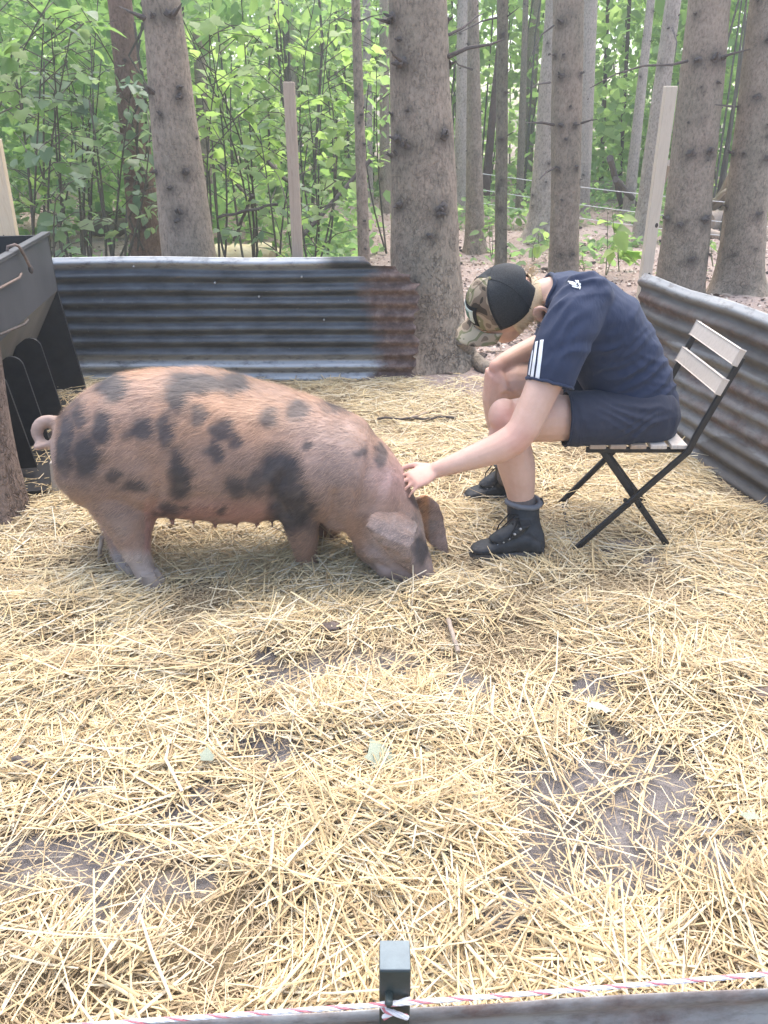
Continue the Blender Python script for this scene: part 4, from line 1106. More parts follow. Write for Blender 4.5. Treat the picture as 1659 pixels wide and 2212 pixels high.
def hide_color(co, jitter=True):
    u, v = project(co)
    x, y = (u - 54) / .588, (v - 748) / .588
    wx = x + 16 * vnoise(co[:, 0] * 22, co[:, 1] * 22, co[:, 2] * 22) + 9 * vnoise(co[:, 0] * 60, co[:, 1] * 60, co[:, 2] * 60)
    wy = y + 16 * vnoise(co[:, 0] * 22 + 40, co[:, 1] * 22, co[:, 2] * 22) + 9 * vnoise(co[:, 0] * 60 + 9, co[:, 1] * 60, co[:, 2] * 60)
    m = np.zeros(len(co))
    for cx, cy, rx, ry in SPOTS:
        wgt = np.clip(.8 + rx * ry / 9000, .8, 1.0)
        m = np.maximum(m, wgt * np.clip(2.1 - 1.5 * np.sqrt(((wx - cx) / (rx * 1.18 + 4)) ** 2 + ((wy - cy) / (ry * 1.15 + 4)) ** 2), 0, 1))
    z = co[:, 2]
    base = np.array([.335, .212, .158])[None] * np.ones((len(co), 1))
    def blend(col, w):
        nonlocal base
        base = base * (1 - w[:, None]) + np.array(col)[None] * w[:, None]
    blend([.50, .28, .16], np.clip(.5 + fbm(co[:, 0] * 6, co[:, 1] * 6, z * 6), 0, 1) * np.clip((.62 * z + .1 - .32) * 4 + .2, 0, 1) * .7)  # sunlit top of the pig, its warm light painted into the hide
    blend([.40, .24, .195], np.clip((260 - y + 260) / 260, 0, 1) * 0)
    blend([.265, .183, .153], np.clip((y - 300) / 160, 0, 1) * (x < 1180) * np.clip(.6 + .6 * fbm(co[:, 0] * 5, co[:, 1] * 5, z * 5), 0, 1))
    blend([.40, .225, .19], np.clip((y - 545) / 60, 0, 1) * (x > 440) * (x < 930))           # pink belly
    blend([.45, .29, .265], np.exp(-(((x - 1370) / 120) ** 2 + ((y - 480) / 90) ** 2)))           # rubbed pink neck
    blend([.365, .285, .26], np.clip((x - 1230) / 60, 0, 1) * np.clip((y - 600) / 60, 0, 1) * .9)  # pale dusty head
    blend([.34, .26, .235], np.clip((y - 800) / 60, 0, 1) * (x > 1250) * .7)
    far_ear = np.clip((x - 1420) / 15, 0, 1) * np.clip((co[:, 1] - 2.40) / .03, 0, 1)
    blend([.58, .26, .10], far_ear * np.clip((1490 - x) / 14, 0, 1) * .9); blend([.40, .285, .24], far_ear * np.clip((x - 1490) / 14, 0, 1) * .8)
    blend([.46, .38, .34], np.clip((y - 735) / 40, 0, 1) * (x < 560))                           # pale feet
    blend([.37, .27, .235], np.exp(-(((x - 1130) / 170) ** 2 + ((y - 400) / 200) ** 2)) * .75)
    blend([.42, .30, .25], np.clip((x - 0) * 0 + (118 - x) / 10, 0, 1))                         # tail
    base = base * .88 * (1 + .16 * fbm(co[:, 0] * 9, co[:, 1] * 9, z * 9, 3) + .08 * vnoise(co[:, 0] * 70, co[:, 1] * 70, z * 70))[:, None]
    mud = np.clip(fbm(co[:, 0] * 8 + 3, co[:, 1] * 8, z * 8, 3) - .15, 0, 1) * np.clip((.42 - z) / .25, 0, 1)
    blend([.23, .19, .165], mud * .8)
    dark = np.array([.032, .033, .040])[None] + np.array([.05, .04, .03])[None] * np.clip(vnoise(co[:, 0] * 40, co[:, 1] * 40, z * 40), 0, 1)[:, None]
    return base * (1 - .90 * m[:, None]) + dark * .90 * m[:, None]
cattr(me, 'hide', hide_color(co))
EARS = [ear_part('ear', NEAR_EAR, .0095, .80), ear_part('ear', FAR_EAR, .010)]
# hooves
m_hoof = mat('hoof', (.34, .29, .25), (.26, .21, .18), 40, .7, .25, bump=.3)
for u, v, Y in ((330, 1262, 2.275), (296, 1247, fh - .13), (668, 1222, 2.36), (716, 1185, 2.62)):
    h = MB()
    for dy in (-.019, .019):
        p = at(u, v, Y)
        h.loft([(Vector((p.x - .005, Y + dy, .055)), Vector((.024, 0, 0)), Vector((0, .017, 0))), (Vector((p.x, Y + dy, .03)), Vector((.032, 0, 0)), Vector((0, .019, 0))), (Vector((p.x + .006, Y + dy, .002)), Vector((.036, 0, 0)), Vector((0, .02, 0)))], 12)
    h.build('hoof', m_hoof, pig)
# eye and nostrils
m_eye = mat('dark eye', (.015, .01, .008), rough=.15, spec=.6, bump=0)
m_nos = mat('nostril', (.12, .06, .055), rough=.6, bump=0)
for dy in (-.02, .02):
    MB().ball((s1 + s2) / 2 + nd * .017 + Vector((0, dy, 0)) + ax * .008, ax * .012, Vector((0, .008, 0)), nd * .004, 10, 6).build('nostril', m_nos, pig)
# hair coat
def coat(me, n, seed, lens, w, vmax=1215):
    me.calc_loop_triangles()
    tri = np.empty(len(me.loop_triangles) * 3, np.int32); me.loop_triangles.foreach_get('vertices', tri); tri = tri.reshape(-1, 3)
    co, no = coords(me), normals(me)
    A = np.linalg.norm(np.cross(co[tri[:, 1]] - co[tri[:, 0]], co[tri[:, 2]] - co[tri[:, 0]]), axis=1)
    g = np.random.default_rng(seed)
    ti = g.choice(len(tri), n, p=A / A.sum())
    r1, r2 = np.sqrt(g.random(n)), g.random(n)
    b = np.c_[1 - r1, r1 * (1 - r2), r1 * r2]
    P = (co[tri[ti]] * b[..., None]).sum(1); N = (no[tri[ti]] * b[..., None]).sum(1); N /= np.linalg.norm(N, axis=1)[:, None] + 1e-9
    u, v = project(P)
    keep = (v < vmax) & (u > 118)
    P, N, u = P[keep], N[keep], u[keep]; n = len(P)
    flow = np.tile(np.array([-.85, 0, -.55]), (n, 1))
    flow += g.normal(0, .22, (n, 3))
    T = flow - N * (flow * N).sum(1)[:, None]; T /= np.linalg.norm(T, axis=1)[:, None] + 1e-9
    L = (g.uniform(*lens, n) * np.where(N[:, 2] > .75, 1.35, 1.0) * np.where(u > 760, .6, 1))[:, None]
    side = np.cross(T, N)
    mid = P + T * L * .55 + N * L * .16
    tip = P + T * L + N * L * .20
    c3 = np.stack([P - side * w, P + side * w, mid + side * w * .7, mid - side * w * .7, tip], 1).reshape(-1, 3)
    i = (np.arange(n) * 5)[:, None, None]
    q = np.array([[0, 1, 2, 3]])[None]; q2 = np.array([[3, 2, 4]])[None]
    m = bpy.data.meshes.new('hair_coat')
    f4, f3 = (i + q).reshape(-1, 4), (i + q2).reshape(-1, 3)
    m.vertices.add(len(c3)); m.vertices.foreach_set('co', c3.astype(np.float32).ravel())
    lp = np.r_[f4.ravel(), f3.ravel()].astype(np.int32)
    m.loops.add(len(lp)); m.loops.foreach_set('vertex_index', lp)
    tot = np.r_[np.full(len(f4), 4), np.full(len(f3), 3)].astype(np.int32)
    m.polygons.add(len(tot)); m.polygons.foreach_set('loop_start', np.r_[0, np.cumsum(tot)[:-1]].astype(np.int32)); m.polygons.foreach_set('loop_total', tot)
    m.update(calc_edges=True)
    hc = hide_color(P)
    tint = g.uniform(.75, 1.35, n)[:, None]
    hc = hc * tint + np.array([.07, .045, .025])[None] * (hc[:, :1] > .15)
    cattr(m, 'hide', np.repeat(hc, 5, axis=0))
    return m
t = NT('bristle'); t.set(t.attr('hide', True), .45, .4); m_bris = t.m
hm = coat(me, 60000, 41, (.016, .034), .00045); hm.materials.append(m_bris)
tag(link('hair_coat', hm, pig), None, None, None, 'stuff')
for k, e_ in enumerate(EARS):
    em = coat(e_.data, 2600, 60 + k, (.012, .026), .0004, 1250); em.materials.append(m_bris)
    tag(link('hair_coat', em, e_), None, None, None, 'stuff')

# ------------------------------------------------------------------ folding chair
m_cblack = mat('black steel', (.012, .012, .013), (.02, .02, .022), 40, .45, .45, bump=.05)
m_slat = wood('worn slat', (.50, .43, .365), (.58, .51, .44), (.36, .30, .24))
m_slat2 = wood('brown slat', (.33, .24, .17), (.40, .30, .22), (.24, .17, .12))
NY, FY = 2.50, 2.90
ch = thing('folding_chair', 'black steel folding chair with worn wooden slats under the seated person', 'chair', (at(1400, 1000, 2.7).x, 2.7, 0))
A0 = at(1233, 1197, NY); A1 = at(1487, 975, NY); A2 = at(1545, 872, NY); A3 = at(1603, 772, NY)
A0.z = .0
B0 = at(1449, 1210, NY); B0.z = .0; B1 = at(1302, 975, NY + .02)
def bar(pts, w=.013, th=.005, dy=0.):
    pts = [p + Vector((0, dy, 0)) for p in pts]
    return pts
def flatbar(name, pts, w, th):
    mb = MB()
    P = [Vector(p) for p in pts]
    rings = []
    for i, p in enumerate(P):
        d = (P[min(i + 1, len(P) - 1)] - P[max(i - 1, 0)]).normalized()
        a = Vector((0, 1, 0)); b = d.cross(a).normalized()
        rings.append((p, b * w * 1.02, a * th * 1.2, .35))
    mb.loft(rings, 16)
    return mb.build(name, m_cblack, ch)
SH = Vector((.035, 0, 0))
for dy, dx in ((0, 0), (FY - NY, 1)):
    o_ = Vector((0, dy, 0))
    q = [A0 + o_ + SH * dx, A0.lerp(A1, .5) + o_ + SH * dx * .5, A1 + o_]
    flatbar('leg', q + [A1.lerp(A2, .35) + o_ + Vector((-.003, 0, 0)), A2 + o_, A2.lerp(A3, .5) + o_, A3 + o_], .0108, .006)
for dy, dx in ((.022, 0), (FY - NY - .022, .6)):
    o_ = Vector((0, dy, 0))
    flatbar('leg', [B0 + o_ + SH * dx, B0.lerp(B1, .5) + o_ + SH * dx * .5, B1 + o_], .0115, .006)
def rod(name, p, q, r): return MB().tube([p, q], r, 10, round_ends=False).build(name, m_cblack, ch)
rod('stretcher', A0.lerp(A1, .03), A0.lerp(A1, .03) + Vector((.035, FY - NY, 0)), .005)
rod('stretcher', B0.lerp(B1, .45), B0.lerp(B1, .45) + Vector((0.01, FY - NY, 0)), .005)
rod('pivot', A0.lerp(A1, .5) + Vector((0, -.012, 0)), A0.lerp(A1, .5) + Vector((0, .03, 0)), .009)
rod('back_rod', A1 + Vector((0, -.008, 0)), A1 + Vector((0, FY - NY + .008, 0)), .006)
sz = A1.z + .006
sx0, sx1 = at(1272, 965, NY).x, A1.x + .005
for dy in (.03, FY - NY - .03):
    MB().box(((sx0 + sx1) / 2, NY + dy, sz - .012), ((sx1 - sx0) / 2, 0, 0), (0, .006, 0), (0, 0, .010), .002).build('seat_rail', m_cblack, ch)
ns = 5
for k in range(ns):
    w = (sx1 - sx0) / ns
    x = sx0 + w * (k + .5)
    MB().box((x, (NY + FY) / 2, sz + .006), (w * .40, 0, 0), (0, (FY - NY) / 2 - .008, 0), (0, 0, .008), .003).build('seat_slat', m_slat if k > 2 else m_slat2, ch, smooth=False)
bd = (A3 - A2).normalized(); bn = Vector((-bd.z, 0, bd.x))
for c_, hh in ((A2.lerp(A3, .98), .031), (A2.lerp(A3, .36), .031)):
    MB().box(c_ + Vector((0, (FY - NY) / 2 - .012, 0)) + bn * .0155, bn * .0085, (0, (FY - NY) / 2, 0), bd * hh * .86, .003).build('back_slat', m_slat, ch, smooth=False)

# ------------------------------------------------------------------ the seated person
per = thing('person', 'person in cap, navy shirt and shorts bending from the chair to stroke the pig', 'person', (at(1400, 960, 2.7).x, 2.7, 0))
t = NT('skin')
sk = t.ramp(t.noise(14, 6, .72), [(.3, (.55, .345, .262)), (.7, (.63, .42, .33))])
t.set(t.mix(t.math('MULTIPLY', t.attr('flush'), .45), sk, (.58, .25, .20)), .5, .35)
t.b.inputs['Subsurface Weight'].default_value = .12
t.b.inputs['Subsurface Radius'].default_value = (.02, .007, .004)
t.bump(t.noise(110, 5, .7), .3, .002)
m_skin = t.m
sb = MB()
def chain(mb, pts, n=16):
    "pts (u, v, Y, half width in picture units)"
    P = [at(u, v, y) for u, v, y, r in pts]
    mb.tube(P, [r * pxm(y, p.z) for (u, v, y, r), p in zip(pts, P)], n, ref=(0, 1, 0))
# torso core
TOR = [((1452, 915), (1310, 925), 2.72, .165), ((1450, 860), (1285, 880), 2.72, .165), ((1440, 790), (1258, 840), 2.72, .160), ((1412, 715), (1232, 800), 2.72, .165), ((1365, 645), (1210, 760), 2.72, .185), ((1300, 598), (1188, 716), 2.72, .185), ((1240, 588), (1172, 680), 2.72, .15), ((1200, 600), (1160, 655), 2.72, .075)]
sb.loft([sec(a, b, Y, w * .85, .76, .9) for a, b, Y, w in TOR], 24)
# near leg, far leg
chain(sb, [(1392, 893, 2.64, 48), (1300, 900, 2.62, 46), (1225, 903, 2.59, 49), (1195, 903, 2.583, 52), (1140, 905, 2.57, 50), (1096, 908, 2.565, 46), (1096, 935, 2.565, 43), (1107, 972, 2.565, 42), (1117, 1012, 2.565, 40), (1123, 1050, 2.56, 33), (1126, 1085, 2.56, 27), (1128, 1120, 2.56, 27)])
sb.ball(at(1088, 898, 2.555), (.055, 0, 0), (0, .055, 0), (0, 0, .062))
chain(sb, [(1385, 870, 2.83, 48), (1290, 855, 2.86, 47), (1180, 838, 2.88, 46), (1105, 826, 2.88, 44), (1080, 822, 2.88, 42), (1080, 855, 2.88, 39), (1086, 900, 2.89, 38), (1094, 950, 2.90, 32), (1098, 990, 2.905, 26), (1100, 1020, 2.905, 25)])
# near arm
chain(sb, [(1250, 655, 2.60, 50), (1225, 700, 2.545, 48), (1195, 780, 2.50, 42), (1163, 858, 2.45, 37), (1132, 925, 2.42, 35), (1112, 948, 2.415, 35), (1078, 968, 2.41, 34), (1030, 985, 2.405, 28), (980, 1002, 2.40, 22), (942, 1015, 2.40, 18.5)])
# far arm
chain(sb, [(1215, 650, 2.86, 46), (1205, 690, 2.93, 38), (1192, 735, 2.97, 31), (1160, 752, 2.95, 28), (1120, 768, 2.91, 24), (1085, 784, 2.87, 19), (1072, 795, 2.855, 18)])
def hand(mb, wrist, dirn, back, s=1.0, curl=(.25, .35, .3), spread=.10, thumb_side=1, thumb_out=.6):
    "wrist point, pointing direction, back-of-hand normal"
    w = Vector(wrist); x = Vector(dirn).normalized(); z = (Vector(back) - x * Vector(back).dot(x)).normalized(); y = z.cross(x) * thumb_side
    pl, pw = .092 * s, .040 * s
    mb.loft([(w - x * .02 * s, y * .026 * s, z * .019 * s), (w + x * .015 * s, y * .030 * s, z * .017 * s), (w + x * pl * .55, y * pw, z * .0155 * s, .85), (w + x * pl * .95, y * pw * .98, z * .0125 * s, .85), (w + x * pl * 1.04, y * pw * .85, z * .009 * s)], 18)
    for k, (off, L, r) in enumerate(((.030, .074, .0088), (.0105, .083, .0092), (-.0095, .077, .0088), (-.029, .060, .0078))):
        p = w + x * (pl * .88 - abs(off) * .15 * s) + y * off * s
        d = (x + y * off / .03 * spread).normalized()
        pts, rr, a = [p - d * .02 * s, p], [r * s, r * s], 0
        for seg, c in zip((.46, .30, .24), curl):
            a += c * (1 + .12 * k)
            dd = d * math.cos(a) - z * math.sin(a)
            p = p + dd * L * seg * s
            pts.append(p); rr.append(r * s * (.95 - .12 * len(pts) * .5))
        mb.tube(pts, rr, 10)
    tb = w + x * .022 * s + y * .026 * s
    t1 = tb + (x * .6 + y * thumb_out - z * .15).normalized() * .036 * s
    t2 = t1 + (x * .85 + y * thumb_out * .5 - z * .25).normalized() * .032 * s
    t3 = t2 + (x * .95 + y * .1 - z * .35).normalized() * .024 * s
    mb.tube([tb - x * .01 * s, tb, t1, t2, t3], [.013 * s, .0145 * s, .0115 * s, .0102 * s, .0082 * s], 10)
hand(sb, at(940, 1015, 2.40), at(870, 1046, 2.335) - at(940, 1015, 2.40), (.35, -.25, .9), 1.02, (.18, .3, .25), .16, -1, .75)
hand(sb, at(1070, 797, 2.853), at(1088, 865, 2.80) - at(1070, 797, 2.853), (-.85, -.45, .3), 1.0, (.45, .45, .35), .05, -1, .35)
# head
HF = Vector((-.80, 0, -.60)).normalized(); HU0 = Vector((-.60, 0, .80)).normalized(); al = R(30)
HU = HU0 * math.cos(al) + Vector((0, -1, 0)) * math.sin(al); HL = Vector((0, -1, 0)) * math.cos(al) - HU0 * math.sin(al)
HC = at(1089, 655, 2.72)
def H(f, l, u): return HC + HF * f + HL * l + HU * u
sb.ball(H(-.012, 0, -.015), HF * .110, HL * .088, HU * .105, 24, 14)
sb.ball(H(.035, 0, -.075), HF * .068, HL * .068, HU * .075)
sb.ball(H(.060, 0, -.130), HF * .033, HL * .034, HU * .026)
sb.loft([(H(-.02, 0, -.07), HF * .06, HL * .075), (H(.02, 0, -.11), HF * .065, HL * .062), (H(.045, 0, -.14), HF * .04, HL * .04)], 18)
sb.tube([H(.10, 0, -.015), H(.118, 0, -.045), H(.128, 0, -.066), H(.108, 0, -.075)], [.011, .012, .015, .010], 10)          # nose
for s in (-1, 1):
    sb.ball(H(.082, s * .036, -.052), HF * .022, HL * .025, HU * .02)       # cheek
    sb.ball(H(.094, s * .033, -.004), HF * .014, HL * .03, HU * .011)       # brow
    sb.ball(H(.085, s * .033, -.022), HF * .013, HL * .014, HU * .011)      # eye lid
sb.ball(H(.102, 0, -.098), HF * .011, HL * .026, HU * .007); sb.ball(H(.098, 0, -.110), HF * .012, HL * .023, HU * .008)   # lips
for s in (-1, 1):                                                                # ears
    e0 = H(-.066, s * .094, -.046)
    ef, eu, el = HF, HU, HL * s
    arc = [e0 + ef * (-.014 + .024 * math.cos(a)) * 1.0 + eu * (.034 * math.sin(a)) + el * (.012 + .010 * math.cos(a + 2.2)) for a in np.linspace(.5, 5.2, 12)]
    sb.tube(arc, [.0075] * 9 + [.008, .009, .0075], 8)
    sb.ball(e0 + ef * -.006 + el * .004, ef * .02, el * .008, eu * .028, 12, 7)
# neck
sb.tube([H(-.05, 0, -.05), at(1158, 640, 2.74), at(1196, 634, 2.73), at(1235, 648, 2.72)], [.052, .054, .062, .085], 18, ref=(0, 1, 0))
body_o = sb.fused('body', m_skin, .0055, 4, .5, per)
bc = coords(body_o.data)
fl_ = np.zeros(len(bc))
for p, r in ((at(1096, 900, 2.52), .06), (at(1085, 940, 2.5), .07), (at(1060, 800, 2.85), .07), (at(1163, 682, 2.6), .035), (at(895, 1030, 2.38), .08), (at(1120, 950, 2.38), .06)):
    fl_ = np.maximum(fl_, np.exp(-((bc - np.array(p)) ** 2).sum(1) / r ** 2))
fattr(body_o.data, 'flush', fl_)
m_nail2 = mat('finger nail', (.66, .44, .38), rough=.35, bump=0)
for s in (-1, 1):
    MB().ball(H(.093, s * .033, -.022), HF * .008, HL * .0085, HU * .006, 10, 7).build('eye', mat('eye white', (.7, .68, .65), rough=.2, bump=0) if s < 0 else bpy.data.materials['eye white'], per)

# clothes
def cloth(name, c1, c2, fold=0., weave=420):
    t = NT(name)
    c = t.ramp(t.noise(6, 5, .6), [(.3, c1), (.7, c2)])
    t.set(c, .8, .25)
    t.b.inputs['Sheen Weight'].default_value = .06
    t.b.inputs['Sheen Roughness'].default_value = .5
    t.bump(t.math('ADD', t.math('MULTIPLY', t.noise(weave, 2, .5), .06), t.noise(9, 3, .45, (1.6, .6, .8), 1.4)), .5, .012)
    return t.m
m_shirt = cloth('navy jersey', (.019, .028, .060), (.027, .038, .076))
m_short = cloth('navy shorts cloth', (.024, .028, .047), (.034, .039, .060))
wb = MB()
wb.loft([sec(a, b, Y, w, 1.0, .9) for a, b, Y, w in [((1458, 905), (1330, 905), 2.72, .175), ((1460, 850), (1268, 862), 2.72, .178)] + [(( a[0] + 4, a[1] - 2), b, Y, w) for a, b, Y, w in TOR[2:7]] + [((1192, 592), (1164, 655), 2.72, .075)]], 28)
chain(wb, [(1268, 640, 2.62, 60), (1238, 690, 2.555, 62), (1212, 750, 2.51, 60), (1195, 800, 2.48, 56), (1189, 826, 2.468, 53)], 18)
chain(wb, [(1225, 640, 2.84, 52), (1212, 680, 2.92, 50), (1205, 715, 2.955, 46), (1196, 732, 2.965, 44)], 18)
shirt = wb.fused('shirt', m_shirt, .0075, 5, .5, per)
def carve(o, test):
    bm = bmesh.new(); bm.from_mesh(o.data)
    kill = [f for f in bm.faces if test(f.calc_center_median())]
    bmesh.ops.delete(bm, geom=kill, context='FACES')
    bm.to_mesh(o.data); bm.free(); o.data.update()
def folds(o, spec):
    co, no = coords(o.data), normals(o.data)
    d = np.zeros(len(co))
    u, v = project(co)
    for ang, wl, amp, cu, cv, ru, rv, sd in spec:
        a = math.radians(ang)
        al_ = u * math.cos(a) + v * math.sin(a); ac_ = -u * math.sin(a) + v * math.cos(a)
        s = ac_ / wl + 1.3 * vnoise(al_ / 120 + sd, ac_ / 70, sd) + .25 * vnoise(al_ / 60, ac_ / 22, sd)
        w = np.exp(-(((u - cu) / ru) ** 2 + ((v - cv) / rv) ** 2))
        r = 1 - np.abs(np.sin(s * math.pi)) * 2
        d += amp * w * np.sign(r) * np.abs(r) ** 1.3 * (.6 + .6 * vnoise(al_ / 90 + 7, ac_ / 40, sd + 3))
    d += .0025 * fbm(co[:, 0] * 8, co[:, 1] * 8, co[:, 2] * 8, 2)
    set_coords(o.data, co + no * d[:, None])
folds(shirt, [(-38, 52, .009, 1310, 680, 110, 90, 1), (-28, 60, .009, 1300, 770, 120, 60, 2), (-14, 34, .008, 1250, 600, 80, 40, 3), (-55, 26, .008, 1220, 680, 45, 60, 4), (-28, 30, .010, 1395, 820, 80, 50, 5), (-75, 22, .006, 1190, 780, 45, 60, 6), (15, 24, .006, 1420, 770, 50, 60, 7)])
hemc = at(1190, 832, 2.468); hemn = (at(1189, 832, 2.466) - at(1208, 760, 2.5)).normalized()
fhem = at(1194, 738, 2.968); fhn = (at(1196, 732, 2.965) - at(1212, 690, 2.925)).normalized()
colc = at(1186, 618, 2.72); coln = Vector((-.9, 0, .25)).normalized()
nb = at(1262, 862, 2.72); nbn = (at(1440, 875, 2.72) - nb); nbn = Vector((nbn.z, 0, -nbn.x)).normalized(); nbn = nbn if nbn.z < 0 else -nbn
def open_shirt(c):
    if (c - nb).dot(nbn) > 0 and c.x > hemc.x + .03 and not ((c - hemc).length < .11): return True
    if (c - hemc).dot(hemn) > -.004 and (c - hemc).length < .16: return True
    if (c - fhem).dot(fhn) > -.004 and (c - fhem).length < .13 and c.y > 2.83: return True
    if (c - colc).dot(coln) > 0 and abs(c.y - 2.72) < .075 and (c - colc).length < .14: return True
    return False
carve(shirt, open_shirt)
sm_ = shirt.modifiers.new('thickness', 'SOLIDIFY'); sm_.thickness = .003; sm_.offset = -1
def hem(name, o, centre, nrm, rad, m, th=.004, lift=.0):
    "rolled edge following an opening"
    bm = bmesh.new(); bm.from_mesh(o.data)
    edges = [e for e in bm.edges if e.is_boundary and (e.verts[0].co - centre).length < rad]
    mb = MB()
    adj = {}
    for e in edges:
        a, b = e.verts; adj.setdefault(a.index, []).append(b.index); adj.setdefault(b.index, []).append(a.index)
    if not adj: bm.free(); return None
    pts = {v.index: v.co.copy() for v in bm.verts if v.index in adj}
    seen = set(); best = []
    for s0 in list(adj):
        if s0 in seen: continue
        cur, loop = s0, []
        while cur not in seen:
            seen.add(cur); loop.append(pts[cur])
            nx_ = [x for x in adj[cur] if x not in seen]
            if not nx_: break
            cur = nx_[0]
        if len(loop) > len(best): best = loop
    bm.free()
    loop = best
    for _ in range(3):
        loop = [(loop[i - 1] + loop[i] * 2 + loop[(i + 1) % len(loop)]) / 4 for i in range(len(loop))]
    if len(loop) > 8: mb.tube(loop + [loop[0], loop[1]], th, 8, round_ends=False)
    return mb.build(name, m, o)
hem('sleeve_hem', shirt, hemc, hemn, .17, m_shirt, .0055)
hem('sleeve_hem', shirt, fhem, fhn, .14, m_shirt, .005)
hem('bottom_hem', shirt, (nb + at(1440, 875, 2.72)) / 2, nbn, .26, m_shirt, .0045)
hem('collar', shirt, colc, coln, .17, m_shirt, .0075)
# shorts
SEAT = sz + .0155
pb2 = MB()
pb2.loft([sec((1452, 850), (1300, 860), 2.72, .172), sec((1460, 890), (1310, 905), 2.72, .180), sec((1452, 930), (1320, 945), 2.72, .175), sec((1425, 958), (1335, 962), 2.72, .15)], 24)
chain(pb2, [(1405, 898, 2.63, 70), (1340, 904, 2.605, 66), (1280, 905, 2.585, 63), (1235, 905, 2.58, 60), (1212, 905, 2.578, 58)], 20)
chain(pb2, [(1400, 878, 2.82, 64), (1330, 868, 2.84, 61), (1250, 852, 2.865, 57), (1195, 842, 2.875, 53)], 20)
shorts = pb2.fused('shorts', m_short, .0075, 4, .5, per)
def sit(o):
    co = coords(o.data)
    k = (co[:, 0] > sx0 - .02) & (co[:, 0] < sx1 + .05) & (co[:, 2] < SEAT) & (co[:, 1] > NY + .02)
    co[k, 2] = SEAT; set_coords(o.data, co)
folds(shorts, [(25, 26, .005, 1370, 880, 70, 50, 11), (78, 24, .0035, 1270, 900, 50, 60, 12), (-40, 24, .006, 1400, 930, 60, 40, 13)])
sit(shorts); sit(body_o)
h1, n1_ = at(1222, 903, 2.587), Vector((-1, 0, .02)).normalized()
h2, n2_ = at(1203, 843, 2.874), Vector((-1, 0, .1)).normalized()
carve(shorts, lambda c: ((c - h1).dot(n1_) > 0 and c.y < 2.73) or ((c - h2).dot(n2_) > 0 and c.y >= 2.73))
s2_ = shorts.modifiers.new('thickness', 'SOLIDIFY'); s2_.thickness = .003; s2_.offset = -1
hem('leg_hem', shorts, h1, n1_, .16, m_short, .004)
# prints on the cloth follow its surface
def decal(name, target, quad, nu, nv, lift, m, parent):
    tree = BVHTree.FromPolygons([v.co.copy() for v in target.data.vertices], [tuple(p.vertices) for p in target.data.polygons])
    vs, ok = [], []
    (a, b, c, d) = quad
    for j in range(nv + 1):
        for i in range(nu + 1):
            s, t_ = i / nu, j / nv
            u = (a[0] * (1 - s) + b[0] * s) * (1 - t_) + (d[0] * (1 - s) + c[0] * s) * t_
            v = (a[1] * (1 - s) + b[1] * s) * (1 - t_) + (d[1] * (1 - s) + c[1] * s) * t_
            r = ray(u, v).normalized()
            loc, n, _, _ = tree.ray_cast(EYE, r)
            if loc is None: vs.append(Vector((0, 0, -9))); ok.append(False); continue
            if n.dot(r) > 0: n = -n
            vs.append(loc + n * lift); ok.append(True)
    fs = []
    for j in range(nv):
        for i in range(nu):
            q = (j * (nu + 1) + i, j * (nu + 1) + i + 1, (j + 1) * (nu + 1) + i + 1, (j + 1) * (nu + 1) + i)
            if all(ok[k] for k in q) and max((vs[q[x]] - vs[q[x - 1]]).length for x in range(4)) < .05: fs.append(q)
    if not fs: return None
    mb = MB(); mb.add(vs, fs)
    o = mb.build(name, m, parent, fix=False)
    bm = bmesh.new(); bm.from_mesh(o.data); bmesh.ops.delete(bm, geom=[v for v in bm.verts if not v.link_faces], context='VERTS'); bm.to_mesh(o.data); bm.free()
    s_ = o.modifiers.new('t', 'SOLIDIFY'); s_.thickness = .0008; s_.offset = 1
    return o
m_print = mat('white print', (.78, .80, .82), (.72, .74, .77), 60, .6, .3, bump=0)
for q in ([(1168, 735), (1175.5, 734), (1166, 818), (1157.5, 816.5)], [(1158, 739), (1163.5, 737), (1153.5, 815), (1147.5, 813.5)], [(1150.5, 762), (1153, 756), (1145.5, 811), (1143, 809)]):
    decal('sleeve_stripe', shirt, q, 3, 24, .0035, m_print, shirt)
for q in ([(1229, 607), (1246, 613), (1245, 615.4), (1227.6, 609.6)], [(1231, 611), (1248, 617), (1247, 619.6), (1230, 614)], [(1236, 617), (1249, 621.4), (1248, 624), (1236, 620.4)],
          [(1242, 606), (1250, 607), (1252, 612), (1246, 612.6)], [(1249, 610), (1255, 613.5), (1253, 619), (1248.6, 615)], [(1250.5, 617), (1255, 620), (1253, 627), (1248.6, 622)]):
    decal('back_logo', shirt, q, 4, 4, .003, m_print, shirt)
